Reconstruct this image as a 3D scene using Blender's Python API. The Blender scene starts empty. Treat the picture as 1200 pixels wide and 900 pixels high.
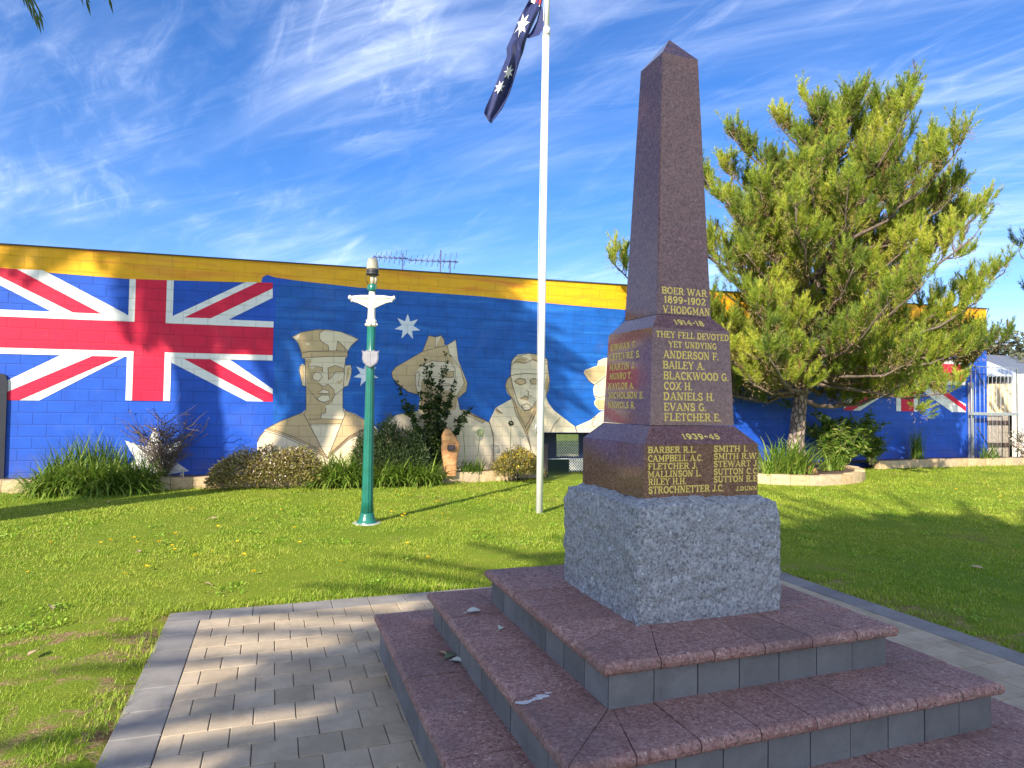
import bpy, bmesh, math, random
import numpy as np
from mathutils import Vector, Matrix, noise
rnd = random.Random(7)
rng = np.random.default_rng(11)
R = math.radians
C = bpy.context.scene.collection
scene = bpy.context.scene

# ------------------------------------------------------------------ camera, sky, sun, exposure
EYE = 1.6; FPX = 769.43; PITCH = R(1.7735); ROLL = R(0.8964)
cam_d = bpy.data.cameras.new('camera'); cam = bpy.data.objects.new('camera', cam_d); C.objects.link(cam)
cam_d.sensor_width = 36; cam_d.lens = 36 * FPX / 1200; cam_d.clip_start = 0.05; cam_d.clip_end = 3000
cam.matrix_world = Matrix.Translation((0, 0, EYE)) @ Matrix.Rotation(R(90) + PITCH, 4, 'X') @ Matrix.Rotation(ROLL, 4, 'Z')
scene.camera = cam

SUN_AZ = R(28.6); SUN_EL = R(30)            # light travels towards azimuth 28.6 deg from +Y to +X
sd = Vector((math.sin(SUN_AZ) * math.cos(SUN_EL), math.cos(SUN_AZ) * math.cos(SUN_EL), -math.sin(SUN_EL)))
sun_d = bpy.data.lights.new('sun', 'SUN'); sun_d.energy = 5.0; sun_d.angle = R(0.5); sun_d.color = (1.0, 0.90, 0.74)
sun = bpy.data.objects.new('sun', sun_d); C.objects.link(sun)
sun.rotation_euler = sd.to_track_quat('-Z', 'Y').to_euler(); sun.location = (-10, -20, 20)

world = bpy.data.worlds.new('World'); scene.world = world; world.use_nodes = True
wt = world.node_tree; wt.nodes.clear()
def wn(t, **k):
    n = wt.nodes.new(t)
    for a, b in k.items(): setattr(n, a, b)
    return n
def wl(a, b): wt.links.new(a, b)
def wmath(op, a, b=None):
    n = wn('ShaderNodeMath', operation=op)
    for i, v in enumerate((a, b)):
        if v is None: continue
        if isinstance(v, (int, float)): n.inputs[i].default_value = v
        else: wl(v, n.inputs[i])
    return n.outputs[0]
sky = wn('ShaderNodeTexSky', sky_type='NISHITA', sun_disc=False, sun_elevation=SUN_EL, sun_rotation=R(208.6),
         air_density=1.0, dust_density=0.05, altitude=400, ozone_density=2.5)
tc = wn('ShaderNodeTexCoord'); sep = wn('ShaderNodeSeparateXYZ'); wl(tc.outputs['Generated'], sep.inputs[0])
den = wmath('ADD', wmath('MAXIMUM', sep.outputs[2], 0.0), 0.16)
cmb = wn('ShaderNodeCombineXYZ'); wl(wmath('DIVIDE', sep.outputs[0], den), cmb.inputs[0]); wl(wmath('DIVIDE', sep.outputs[1], den), cmb.inputs[1])
def cloud(rot, sc, scale, detail, rough, dist, lo, hi, seed):
    mp = wn('ShaderNodeMapping', vector_type='TEXTURE'); wl(cmb.outputs[0], mp.inputs[0]); mp.inputs['Rotation'].default_value = (0, 0, R(rot)); mp.inputs['Scale'].default_value = tuple(1 / q for q in sc)
    mp.inputs['Location'].default_value = (seed, seed * .7, 0)
    n = wn('ShaderNodeTexNoise'); wl(mp.outputs[0], n.inputs['Vector']); n.inputs['Scale'].default_value = scale; n.inputs['Detail'].default_value = detail
    n.inputs['Roughness'].default_value = rough; n.inputs['Distortion'].default_value = dist
    m = wn('ShaderNodeMapRange', interpolation_type='SMOOTHSTEP'); wl(n.outputs[0], m.inputs[0]); m.inputs[1].default_value = lo; m.inputs[2].default_value = hi
    return m.outputs[0]
c1 = cloud(-34, (0.50, 2.2, 1), 1.5, 10, 0.58, 1.1, 0.40, 0.92, 3.1)
c2 = cloud(-52, (0.8, 2.4, 1), 2.6, 12, 0.66, 1.6, 0.46, 0.94, 8.4)
c3 = cloud(-18, (0.45, 3.4, 1), 2.6, 12, 0.68, 0.8, 0.44, 0.98, 5.6)
big = cloud(-30, (.8, 1.3, 1), 0.9, 4, 0.5, 0.6, 0.36, 0.66, 2.2)
cl = wmath('MINIMUM', wmath('ADD', wmath('MULTIPLY', wmath('ADD', wmath('ADD', wmath('MULTIPLY', c1, 0.62), wmath('MULTIPLY', c2, 0.50)), wmath('MULTIPLY', c3, 0.42)), wmath('ADD', wmath('MULTIPLY', big, .85), .15)), wmath('MULTIPLY', big, 0.06)), 0.70)
cl = wmath('MULTIPLY', cl, wmath('MINIMUM', wmath('ADD', wmath('MULTIPLY', wmath('MAXIMUM', sep.outputs[2], 0.0), 3.2), .12), 1.0))
# fill cloud added to the unseen sky behind the camera, to brighten shaded fronts
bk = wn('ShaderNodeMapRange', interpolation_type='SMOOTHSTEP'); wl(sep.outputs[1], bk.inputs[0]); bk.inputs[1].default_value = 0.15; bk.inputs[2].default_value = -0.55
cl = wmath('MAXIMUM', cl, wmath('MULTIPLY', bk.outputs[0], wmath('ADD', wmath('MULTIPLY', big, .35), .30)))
hsv = wn('ShaderNodeHueSaturation'); wl(sky.outputs[0], hsv.inputs['Color']); hsv.inputs['Saturation'].default_value = 1.32; hsv.inputs['Value'].default_value = 0.80
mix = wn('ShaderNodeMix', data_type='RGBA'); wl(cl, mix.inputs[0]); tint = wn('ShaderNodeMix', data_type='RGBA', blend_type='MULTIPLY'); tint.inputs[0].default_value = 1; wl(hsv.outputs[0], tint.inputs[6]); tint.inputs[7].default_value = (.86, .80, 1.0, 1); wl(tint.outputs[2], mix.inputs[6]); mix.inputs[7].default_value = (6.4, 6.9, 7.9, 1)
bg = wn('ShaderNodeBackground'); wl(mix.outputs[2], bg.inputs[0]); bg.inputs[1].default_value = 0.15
wo = wn('ShaderNodeOutputWorld'); wl(bg.outputs[0], wo.inputs[0])
vs = scene.view_settings; vs.view_transform = 'Standard'; vs.look = 'None'; vs.gamma = 1; vs.use_curve_mapping = False; vs.exposure = 0.9
scene.cycles.use_denoising = True
scene.cycles.max_bounces = 8; scene.cycles.diffuse_bounces = 4; scene.cycles.glossy_bounces = 3; scene.cycles.transparent_max_bounces = 8

# ------------------------------------------------------------------ measuring helpers (survey of the site from the photograph)
def ray(u, v):
    c, s = math.cos(ROLL), math.sin(ROLL); x, y = u - 600, v - 450
    X, Y = c * x + s * y, -s * x + c * y
    d = (X / FPX, 1.0, -Y / FPX); cp, sp = math.cos(PITCH), math.sin(PITCH)
    return Vector((d[0], d[1] * cp - d[2] * sp, d[1] * sp + d[2] * cp))
def ground(u, v, z=0.0):
    r = ray(u, v); t = (z - EYE) / r.z
    return Vector((r.x * t, r.y * t, z))
def at_depth(u, v, D):
    r = ray(u, v); t = D / r.y
    return Vector((r.x * t, r.y * t, EYE + r.z * t))
WANG = R(71); WP0 = 13.8227                       # the painted wall: direction and where it crosses the y axis
WROT = R(90) - WANG
wdir = Vector((math.sin(WANG), math.cos(WANG), 0)); wnorm = Vector((math.cos(WANG), -math.sin(WANG), 0))   # towards the lawn
def on_wall(u, v, off=0.0):                       # -> (s, z) on the plane `off` metres in front of the wall
    r = ray(u, v); p0 = Vector((0, WP0, 0)) + wnorm * off
    t = (wnorm.dot(p0 - Vector((0, 0, EYE)))) / wnorm.dot(r)
    q = Vector((0, 0, EYE)) + r * t
    return (q - Vector((0, WP0, 0))).dot(wdir), q.z
def wall_pt(s, off, z): 
    p = Vector((0, WP0, 0)) + wdir * s + wnorm * off
    return Vector((p.x, p.y, z))
def wall_off(x, y): return (Vector((x, y, 0)) - Vector((0, WP0, 0))).dot(wnorm)
def wall_s(x, y): return (Vector((x, y, 0)) - Vector((0, WP0, 0))).dot(wdir)
MTH = R(90 - 70.1); MC = Vector((0.8128, 3.4582, 0))   # the memorial: rotation and centre
ma = Vector((math.cos(MTH), math.sin(MTH), 0)); mb_ = Vector((-math.sin(MTH), math.cos(MTH), 0))
def mon_pt(a, b, z=0.0): 
    p = MC + ma * a + mb_ * b
    return Vector((p.x, p.y, z))
def sstep(a, b, x):
    t = min(1, max(0, (x - a) / (b - a))); return t * t * (3 - 2 * t)
def lawn_z(x, y):
    o = wall_off(x, y)
    return 0.05 * sstep(4, .6, o) + 0.09 * sstep(5, 11, x) * sstep(5.5, .6, o) 

# ------------------------------------------------------------------ object helpers
def link(o, parent=None):
    C.objects.link(o)
    if parent is not None: o.parent = parent
    return o
def thing(name, label, cat, loc=(0, 0, 0), rz=0.0, group=None):
    o = bpy.data.objects.new(name, None); o.empty_display_size = .2
    o.location = loc; o.rotation_euler = (0, 0, rz); link(o)
    return tag(o, label, cat, group)
def tag(o, label=None, cat=None, group=None, kind=None):
    if label: o['label'] = label
    if cat: o['category'] = cat
    if group: o['group'] = group
    if kind: o['kind'] = kind
    return o
class MB:
    """collects shapes and links them as one mesh object"""
    def __init__(s): s.v = []; s.f = []; s.m = []; s.smooth = []
    def add(s, vs, fs, m=0, smooth=False):
        n = len(s.v); s.v += [tuple(p) for p in vs]; s.f += [tuple(i + n for i in f) for f in fs]; s.m += [m] * len(fs); s.smooth += [smooth] * len(fs)
    def box(s, x0, x1, y0, y1, z0, z1, ch=0.0, m=0):
        if ch <= 0:
            vs = [(x, y, z) for z in (z0, z1) for y in (y0, y1) for x in (x0, x1)]
            s.add(vs, [(0, 2, 3, 1), (4, 5, 7, 6), (0, 1, 5, 4), (2, 6, 7, 3), (0, 4, 6, 2), (1, 3, 7, 5)], m)
        else:
            bm = bmesh.new(); bmesh.ops.create_cube(bm, size=1)
            for v in bm.verts: v.co = Vector(((x0 + x1) / 2 + v.co.x * (x1 - x0), (y0 + y1) / 2 + v.co.y * (y1 - y0), (z0 + z1) / 2 + v.co.z * (z1 - z0)))
            bmesh.ops.bevel(bm, geom=bm.edges[:], offset=ch, segments=2, profile=.6, affect='EDGES')
            s.bm(bm, m)
    def bm(s, bm, m=0, smooth=False):
        bm.verts.index_update(); s.add([v.co[:] for v in bm.verts], [[v.index for v in f.verts] for f in bm.faces], m, smooth); bm.free()
    def tube(s, pts, rad, n=8, m=0, cap=True, smooth=True):
        pts = [Vector(p) for p in pts]; k = len(pts)
        if isinstance(rad, (int, float)): rad = [rad] * k
        up = Vector((0, 0, 1)); vs = []; x = None
        for i, p in enumerate(pts):
            d = (pts[min(i + 1, k - 1)] - pts[max(i - 1, 0)]); d = d.normalized() if d.length > 1e-9 else Vector((0, 0, 1))
            if x is None:
                x = d.cross(up if abs(d.z) < .95 else Vector((1, 0, 0))).normalized()
            else:
                x = (x - d * x.dot(d)); x = x.normalized() if x.length > 1e-6 else d.orthogonal().normalized()
            y = d.cross(x)
            for j in range(n):
                a = 2 * math.pi * j / n; vs.append(p + (x * math.cos(a) + y * math.sin(a)) * rad[i])
        fs = [(i * n + j, i * n + (j + 1) % n, (i + 1) * n + (j + 1) % n, (i + 1) * n + j) for i in range(k - 1) for j in range(n)]
        if cap: fs += [tuple(range(n - 1, -1, -1)), tuple(range((k - 1) * n, k * n))]
        s.add(vs, fs, m, smooth)
    def lathe(s, prof, n=24, c=(0, 0), m=0, flute=None, smooth=True):   # prof: (r, z)
        vs = []
        for r, z in prof:
            for j in range(n):
                a = 2 * math.pi * j / n; rr = r * (flute(j, z) if flute else 1); vs.append((c[0] + rr * math.cos(a), c[1] + rr * math.sin(a), z))
        k = len(prof)
        fs = [(i * n + j, i * n + (j + 1) % n, (i + 1) * n + (j + 1) % n, (i + 1) * n + j) for i in range(k - 1) for j in range(n)]
        fs += [tuple(range(n - 1, -1, -1)), tuple(range((k - 1) * n, k * n))]
        s.add(vs, fs, m, smooth)
    def prism(s, poly, f, m=0):                     # poly: 2d points; f(x, y, side) -> 3d ; side 0 and 1
        n = len(poly); vs = [f(x, y, 0) for x, y in poly] + [f(x, y, 1) for x, y in poly]
        fs = [tuple(range(n)), tuple(range(2 * n - 1, n - 1, -1))] + [(i, (i + 1) % n + 0, (i + 1) % n + n, i + n) for i in range(n)]
        s.add(vs, fs, m)
    def build(s, name, mat, parent=None, recalc=True):
        me = bpy.data.meshes.new(name); me.from_pydata(s.v, [], s.f)
        mats = mat if isinstance(mat, (list, tuple)) else [mat]
        for q in mats: me.materials.append(q)
        me.polygons.foreach_set('material_index', s.m); me.polygons.foreach_set('use_smooth', s.smooth)
        if recalc:
            bm = bmesh.new(); bm.from_mesh(me); bmesh.ops.recalc_face_normals(bm, faces=bm.faces[:]); bm.to_mesh(me); bm.free()
        me.update()
        return link(bpy.data.objects.new(name, me), parent)
def np_mesh(name, V, F, mat, parent=None, smooth=False):
    """V (n,3) array, F (m,k) array of equal-sized faces"""
    me = bpy.data.meshes.new(name); m, k = F.shape
    me.vertices.add(len(V)); me.vertices.foreach_set('co', np.ascontiguousarray(V, dtype=np.float32).ravel())
    me.loops.add(m * k); me.loops.foreach_set('vertex_index', np.ascontiguousarray(F, dtype=np.int32).ravel())
    me.polygons.add(m); me.polygons.foreach_set('loop_start', np.arange(0, m * k, k, dtype=np.int32)); me.polygons.foreach_set('loop_total', np.full(m, k, dtype=np.int32))
    if smooth: me.polygons.foreach_set('use_smooth', np.ones(m, dtype=bool))
    me.materials.append(mat); me.update(calc_edges=True); me.validate()
    return link(bpy.data.objects.new(name, me), parent)
class Soup:
    """quad soup for leaves; everything ends in one mesh"""
    def __init__(s): s.V = []; s.F = []; s.n = 0
    def quads(s, P):                                # P (m,4,3)
        P = np.asarray(P, float); m = len(P); s.V.append(P.reshape(-1, 3)); s.F.append(np.arange(m * 4).reshape(m, 4) + s.n); s.n += 4 * m
    def strips(s, L, Rr):                           # L, R (m,k,3) left and right edges of bending strips
        m, k, _ = L.shape; P = np.stack([L, Rr], 2).reshape(m, 2 * k, 3)
        base = (np.arange(m) * 2 * k)[:, None, None] + s.n
        i = np.arange(k - 1)[None, :, None] * 2
        f = base + i + np.array([0, 1, 3, 2])[None, None, :]
        s.V.append(P.reshape(-1, 3)); s.F.append(f.reshape(-1, 4)); s.n += m * 2 * k
    def build(s, name, mat, parent=None):
        return np_mesh(name, np.concatenate(s.V), np.concatenate(s.F), mat, parent)
def unit(a): return a / np.maximum(np.linalg.norm(a, axis=-1, keepdims=True), 1e-9)
def leaves(soup, P, D, length, width, spread=1.0):
    """small pointed leaves at P pointing along D"""
    n = len(P); P = np.asarray(P, float); D = unit(np.asarray(D, float) + rng.normal(0, .35 * spread, (n, 3)))
    U = unit(np.cross(D, rng.normal(0, 1, (n, 3)))); l = (length * rng.uniform(.7, 1.25, n))[:, None]; w = (width * rng.uniform(.7, 1.25, n))[:, None]
    soup.quads(np.stack([P, P + D * l * .5 + U * w * .5, P + D * l, P + D * l * .5 - U * w * .5], 1))
def straps(soup, base, az, tilt, length, width, droop=1.2, k=5):
    """bending strap leaves; tilt = start angle from vertical"""
    n = len(base); t = np.linspace(0, 1, k)[None, :]; ds = np.asarray(length)[:, None] / (k - 1)
    ang = np.asarray(tilt)[:, None] + np.asarray(droop)[:, None] * t ** 1.6 if not np.isscalar(droop) else np.asarray(tilt)[:, None] + droop * t ** 1.6
    h = np.concatenate([np.zeros((n, 1)), np.cumsum(np.sin(ang)[:, 1:] * ds, 1)], 1); z = np.concatenate([np.zeros((n, 1)), np.cumsum(np.cos(ang)[:, 1:] * ds, 1)], 1)
    az = np.asarray(az); d = np.stack([np.cos(az), np.sin(az)], 1)
    P = np.stack([base[:, 0:1] + d[:, 0:1] * h, base[:, 1:2] + d[:, 1:2] * h, base[:, 2:3] + z], 2)
    sd_ = np.stack([-d[:, 1], d[:, 0], np.zeros(n)], 1)[:, None, :]
    w = np.asarray(width)[:, None, None] * .5 * (1 - t ** 2.2 * .93)[:, :, None] if not np.isscalar(width) else width * .5 * (1 - t ** 2.2 * .93)[:, :, None]
    soup.strips(P - sd_ * w, P + sd_ * w)

# ------------------------------------------------------------------ materials
def mat(name):
    m = bpy.data.materials.new(name); m.use_nodes = True; nt = m.node_tree; nt.nodes.clear()
    out = nt.nodes.new('ShaderNodeOutputMaterial'); b = nt.nodes.new('ShaderNodeBsdfPrincipled'); nt.links.new(b.outputs[0], out.inputs[0])
    return m, nt, b, out
def nd(nt, t, ins=None, **k):
    n = nt.nodes.new(t)
    for a, b in k.items(): setattr(n, a, b)
    for a, b in (ins or {}).items():
        if isinstance(b, bpy.types.NodeSocket): nt.links.new(b, n.inputs[a])
        else: n.inputs[a].default_value = b
    return n
def ramp(nt, fac, stops, interp='LINEAR'):
    n = nt.nodes.new('ShaderNodeValToRGB'); nt.links.new(fac, n.inputs[0]); cr = n.color_ramp; cr.interpolation = interp
    while len(cr.elements) < len(stops): cr.elements.new(.5)
    for e, (p, c) in zip(cr.elements, stops): e.position = p; e.color = (*c, 1) if len(c) == 3 else c
    return n.outputs[0]
def mixc(nt, fac, a, b, mode='MIX'):
    n = nt.nodes.new('ShaderNodeMix'); n.data_type = 'RGBA'; n.blend_type = mode
    for i, v in ((0, fac), (6, a), (7, b)):
        if isinstance(v, bpy.types.NodeSocket): nt.links.new(v, n.inputs[i])
        elif i == 0: n.inputs[0].default_value = v
        else: n.inputs[i].default_value = (*v, 1)
    return n.outputs[2]
def noisef(nt, vec, scale, detail=4, rough=.55, dist=0):
    return nd(nt, 'ShaderNodeTexNoise', {'Vector': vec, 'Scale': scale, 'Detail': detail, 'Roughness': rough, 'Distortion': dist}).outputs[0]
def objco(nt): return nd(nt, 'ShaderNodeTexCoord').outputs['Object']
def mapr(nt, v, a, b, c=0, d=1): return nd(nt, 'ShaderNodeMapRange', {0: v, 1: a, 2: b, 3: c, 4: d}).outputs[0]
def bump(nt, b, h, strength=.3, dist=.01):
    n = nd(nt, 'ShaderNodeBump', {'Height': h, 'Strength': strength, 'Distance': dist}); nt.links.new(n.outputs[0], b.inputs['Normal'])
def simple(name, col, rough=.5, metal=0, var=.12, scale=8, bmp=0.0, spec=.5):
    m, nt, b, o = mat(name); co = objco(nt); f = noisef(nt, co, scale)
    c = mixc(nt, mapr(nt, f, .3, .7), tuple(x * (1 - var) for x in col), tuple(min(1, x * (1 + var)) for x in col))
    nt.links.new(c, b.inputs['Base Color']); b.inputs['Roughness'].default_value = rough; b.inputs['Metallic'].default_value = metal; b.inputs['Specular IOR Level'].default_value = spec
    if bmp: bump(nt, b, noisef(nt, co, scale * 6), bmp, .01)
    return m
def leafmat(name, stops, trans=.35, rough=.5):
    m, nt, b, o = mat(name); g = nd(nt, 'ShaderNodeNewGeometry'); c = ramp(nt, g.outputs['Random Per Island'], stops)
    nt.links.new(c, b.inputs['Base Color']); b.inputs['Roughness'].default_value = rough; b.inputs['Specular IOR Level'].default_value = .3
    if trans:
        t = nd(nt, 'ShaderNodeBsdfTranslucent', {'Color': c}); mx = nd(nt, 'ShaderNodeMixShader', {0: trans, 1: b.outputs[0], 2: t.outputs[0]}); nt.links.new(mx.outputs[0], o.inputs[0])
    return m
def speckled(name, base, dark, light, scale, rough, bmp=0, coat=0, dist=.004, fd=(.40, .52), fl=(.60, .68), slabs=False):
    m, nt, b, o = mat(name); co = objco(nt)
    n1 = noisef(nt, co, scale, 3, .7); n2 = nd(nt, 'ShaderNodeTexVoronoi', {'Vector': co, 'Scale': scale * .8}); n3 = noisef(nt, co, scale * .6 + 13, 3, .65, .4)
    c = mixc(nt, mapr(nt, n1, fd[1], fd[0]), base, dark); c = mixc(nt, mapr(nt, n3, fl[0], fl[1]), c, light)
    big = noisef(nt, co, 3.0, 4); c = mixc(nt, mapr(nt, big, .3, .75, 0, .35), c, tuple(x * .7 for x in base))
    gr = nd(nt, 'ShaderNodeSeparateColor', {0: n2.outputs['Color']}); c = mixc(nt, .25, c, mixc(nt, gr.outputs[0], dark, light))
    if slabs:
        g = nd(nt, 'ShaderNodeNewGeometry'); c = mixc(nt, mapr(nt, g.outputs['Random Per Island'], 0, 1, 0, .35), c, tuple(x * .45 for x in base)); st = noisef(nt, co, 1.6, 6, .65, .5); c = mixc(nt, mapr(nt, st, .48, .72, 0, .55), c, (.085, .06, .06)); c = mixc(nt, mapr(nt, noisef(nt, co, 5, 6, .7), .58, .75, 0, .35), c, (.34, .25, .23))
    nt.links.new(c, b.inputs['Base Color']); b.inputs['Roughness'].default_value = rough
    if coat: b.inputs['Coat Weight'].default_value = coat; b.inputs['Coat Roughness'].default_value = .04
    if bmp: bump(nt, b, mixc(nt, .5, n1, noisef(nt, co, scale * .3, 5, .6)), bmp, dist)
    return m
M = {}
M['polished'] = speckled('polished_red_granite', (.24, .102, .078), (.055, .024, .020), (.42, .26, .22), 120, .11, 0, .25)
M['rough_granite'] = speckled('rough_grey_granite', (.33, .335, .345), (.085, .09, .10), (.64, .65, .67), 78, .75, .9, 0, .010)
M['coping'] = speckled('maroon_aggregate', (.36, .165, .130), (.10, .05, .046), (.76, .56, .48), 95, .75, .9, 0, .006, slabs=True)
M['riser'] = None
M['grime'] = simple('dark_joint', (.02, .02, .02), .9)
M['gold'] = simple('gold_leaf_paint', (.86, .63, .14), .45, 0.05, var=.15, scale=60)
M['green_paint'] = simple('green_post_paint', (.010, .135, .098), .3, var=.18, scale=6, spec=.6)
M['white_paint'] = simple('white_gloss_paint', (.80, .79, .76), .35, var=.05, scale=6)
M['cream_iron'] = simple('cream_cast_iron', (.80, .74, .62), .5, var=.08, scale=20)
M['lamp_cap'] = simple('beige_lamp_cap', (.42, .38, .28), .45, var=.06)
M['dark_plastic'] = simple('dark_plastic', (.03, .03, .035), .5)
M['pewter'] = simple('pewter_plaque', (.17, .165, .20), .55, .3, var=.2, scale=30)
M['steel'] = simple('galvanised_steel', (.42, .45, .48), .45, .5, var=.12, scale=10)
M['antenna'] = simple('weathered_aluminium', (.10, .12, .22), .5, .4)
M['flashing'] = simple('dark_flashing', (.05, .05, .07), .6)
M['bark'] = None
def brickset(nt, co):
    sp = nd(nt, 'ShaderNodeSeparateXYZ', {0: co}); z = nd(nt, 'ShaderNodeMath', {0: sp.outputs[2], 1: -.12}, operation='ADD').outputs[0]
    cv = nd(nt, 'ShaderNodeCombineXYZ', {0: sp.outputs[0], 1: z})
    br = nd(nt, 'ShaderNodeTexBrick', {'Vector': cv.outputs[0], 'Scale': 1.0, 'Mortar Size': .011, 'Mortar Smooth': .5, 'Brick Width': .405, 'Row Height': .2022}, offset=.5)
    return br.outputs['Fac']
def paint(name, col, var=.12, col2=None, streak=False, joint=.42, fac2=(.45, .75)):
    m, nt, b, o = mat(name); co = objco(nt)
    st = nd(nt, 'ShaderNodeMapping', {0: co, 'Scale': (1, 1, 4) if streak else (1, 1, 1.4)}).outputs[0]
    f = noisef(nt, st, 2.2, 6, .6, .3); c = mixc(nt, mapr(nt, f, .3, .7), tuple(x * (1 - var) for x in col), tuple(min(1, x * (1 + var)) for x in col))
    if col2:
        f2 = noisef(nt, nd(nt, 'ShaderNodeMapping', {0: co, 'Scale': (.5, 1, 5), 'Location': (3, 0, 1)}).outputs[0], 1.3, 5, .55, .6)
        c = mixc(nt, mapr(nt, f2, fac2[0], fac2[1]), c, col2)
    drip = noisef(nt, nd(nt, 'ShaderNodeMapping', {0: co, 'Scale': (5, 1, .35)}).outputs[0], 2.0, 6, .65, .3); c = mixc(nt, mapr(nt, drip, .52, .78, 0, .28), c, tuple(x * .6 + .01 for x in col))
    fade = noisef(nt, nd(nt, 'ShaderNodeMapping', {0: co, 'Location': (9, 0, 4)}).outputs[0], 1.1, 7, .7, .5); c = mixc(nt, mapr(nt, fade, .54, .80, 0, .22), c, tuple(x * .7 + .17 for x in col))
    zz = nd(nt, 'ShaderNodeSeparateXYZ', {0: co}).outputs[2]; low = nd(nt, 'ShaderNodeMath', {0: mapr(nt, zz, .75, .12), 1: mapr(nt, noisef(nt, co, 3.2, 7, .7), .35, .65)}, operation='MULTIPLY').outputs[0]; c = mixc(nt, nd(nt, 'ShaderNodeMath', {0: low, 1: .55}, operation='MULTIPLY').outputs[0], c, (.16, .12, .09))
    j = brickset(nt, co); wob = noisef(nt, co, 7, 3)
    jf = nd(nt, 'ShaderNodeMath', {0: j, 1: mapr(nt, wob, .3, .7, .3, 1)}, operation='MULTIPLY').outputs[0]
    c = mixc(nt, nd(nt, 'ShaderNodeMath', {0: jf, 1: joint}, operation='MULTIPLY').outputs[0], c, tuple(x * .35 for x in col))
    nt.links.new(c, b.inputs['Base Color']); b.inputs['Roughness'].default_value = .55; b.inputs['Specular IOR Level'].default_value = .35
    grain = noisef(nt, co, 90, 3); h = nd(nt, 'ShaderNodeMath', {0: nd(nt, 'ShaderNodeMath', {0: j, 1: -1.0}, operation='MULTIPLY').outputs[0], 1: nd(nt, 'ShaderNodeMath', {0: grain, 1: .25}, operation='MULTIPLY').outputs[0]}, operation='ADD').outputs[0]
    bump(nt, b, h, .55, .006)
    return m
P = {}
P['blue'] = paint('royal_blue_wall_paint', (.012, .085, .50), .16)
P['cloth'] = paint('flag_blue_wall_paint', (.008, .105, .44), .22, (.03, .20, .62), fac2=(.52, .85))
P['yellow'] = paint('yellow_wall_paint', (.84, .43, .008), .10, (.74, .19, .03), True, .25, (.50, .80))
P['red'] = paint('red_wall_paint', (.66, .010, .055), .10)
P['white'] = paint('white_wall_paint', (.80, .80, .78), .04)
P['cream'] = paint('cream_wall_paint', (.78, .655, .45), .06)
P['tan'] = paint('tan_wall_paint', (.58, .42, .22), .10)
P['line'] = simple('brown_line_paint', (.12, .08, .06), .6)
P['star'] = paint('pale_star_paint', (.70, .74, .80), .06)

# ------------------------------------------------------------------ ground: lawn sheet, paving, garden soil
def lawn_material():
    m, nt, b, o = mat('lawn'); co = objco(nt)
    a = noisef(nt, co, .55, 5, .6); d = noisef(nt, co, 4.5, 6, .65); e = noisef(nt, co, 60, 4, .7)
    c = mixc(nt, mapr(nt, a, .32, .68), (.14, .21, .016), (.28, .30, .035)); c = mixc(nt, mapr(nt, d, .35, .75, 0, .6), c, (.12, .23, .012))
    c = mixc(nt, mapr(nt, noisef(nt, nd(nt, 'ShaderNodeMapping', {0: co, 'Location': (7, 3, 0)}).outputs[0], .9, 4, .6), .60, .74), c, (.23, .18, .07))
    c = mixc(nt, mapr(nt, e, .3, .7, 0, .45), c, (.075, .11, .010))
    mp = nd(nt, 'ShaderNodeMapping', {0: co, 'Location': (-(MC.x * math.cos(MTH) + MC.y * math.sin(MTH)), -(-MC.x * math.sin(MTH) + MC.y * math.cos(MTH)), 0), 'Rotation': (0, 0, -MTH)}).outputs[0]
    sp = nd(nt, 'ShaderNodeSeparateXYZ', {0: mp}); qa, qb = sp.outputs[0], sp.outputs[1]
    def mul(a, b_): return nd(nt, 'ShaderNodeMath', {0: a, 1: b_}, operation='MULTIPLY').outputs[0]
    def mx_(a, b_): return nd(nt, 'ShaderNodeMath', {0: a, 1: b_}, operation='MAXIMUM').outputs[0]
    left = mul(mul(mapr(nt, qa, -3.15, -2.75), mapr(nt, qa, -2.4, -2.5)), mapr(nt, qb, 2.5, 2.2)); right = mul(mapr(nt, qa, 3.9, 2.9), mul(mapr(nt, qa, 2.7, 2.75), mapr(nt, qb, 3.1, 2.4)))
    top = mul(mapr(nt, qb, 2.68, 2.56), mapr(nt, qa, 2.9, 2.7))
    nz = noisef(nt, co, 3.5, 8, .68, .6); w = mul(mx_(mx_(left, mul(right, .95)), mul(top, .8)), mapr(nt, nz, .40, .62))
    fine = noisef(nt, co, 45, 4, .7); c = mixc(nt, mapr(nt, w, .35, .7), c, ramp(nt, fine, [(.3, (.13, .075, .035)), (.5, (.27, .175, .085)), (.7, (.46, .36, .19))]))
    nt.links.new(c, b.inputs['Base Color']); b.inputs['Roughness'].default_value = .9; b.inputs['Specular IOR Level'].default_value = .1
    bump(nt, b, mixc(nt, .5, d, e), .8, .03)
    return m
PAVE = dict(a0=-2.63, a1=2.78, b0=-7.0, b1=2.54)      # outer limits of the paved square in memorial coordinates
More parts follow.
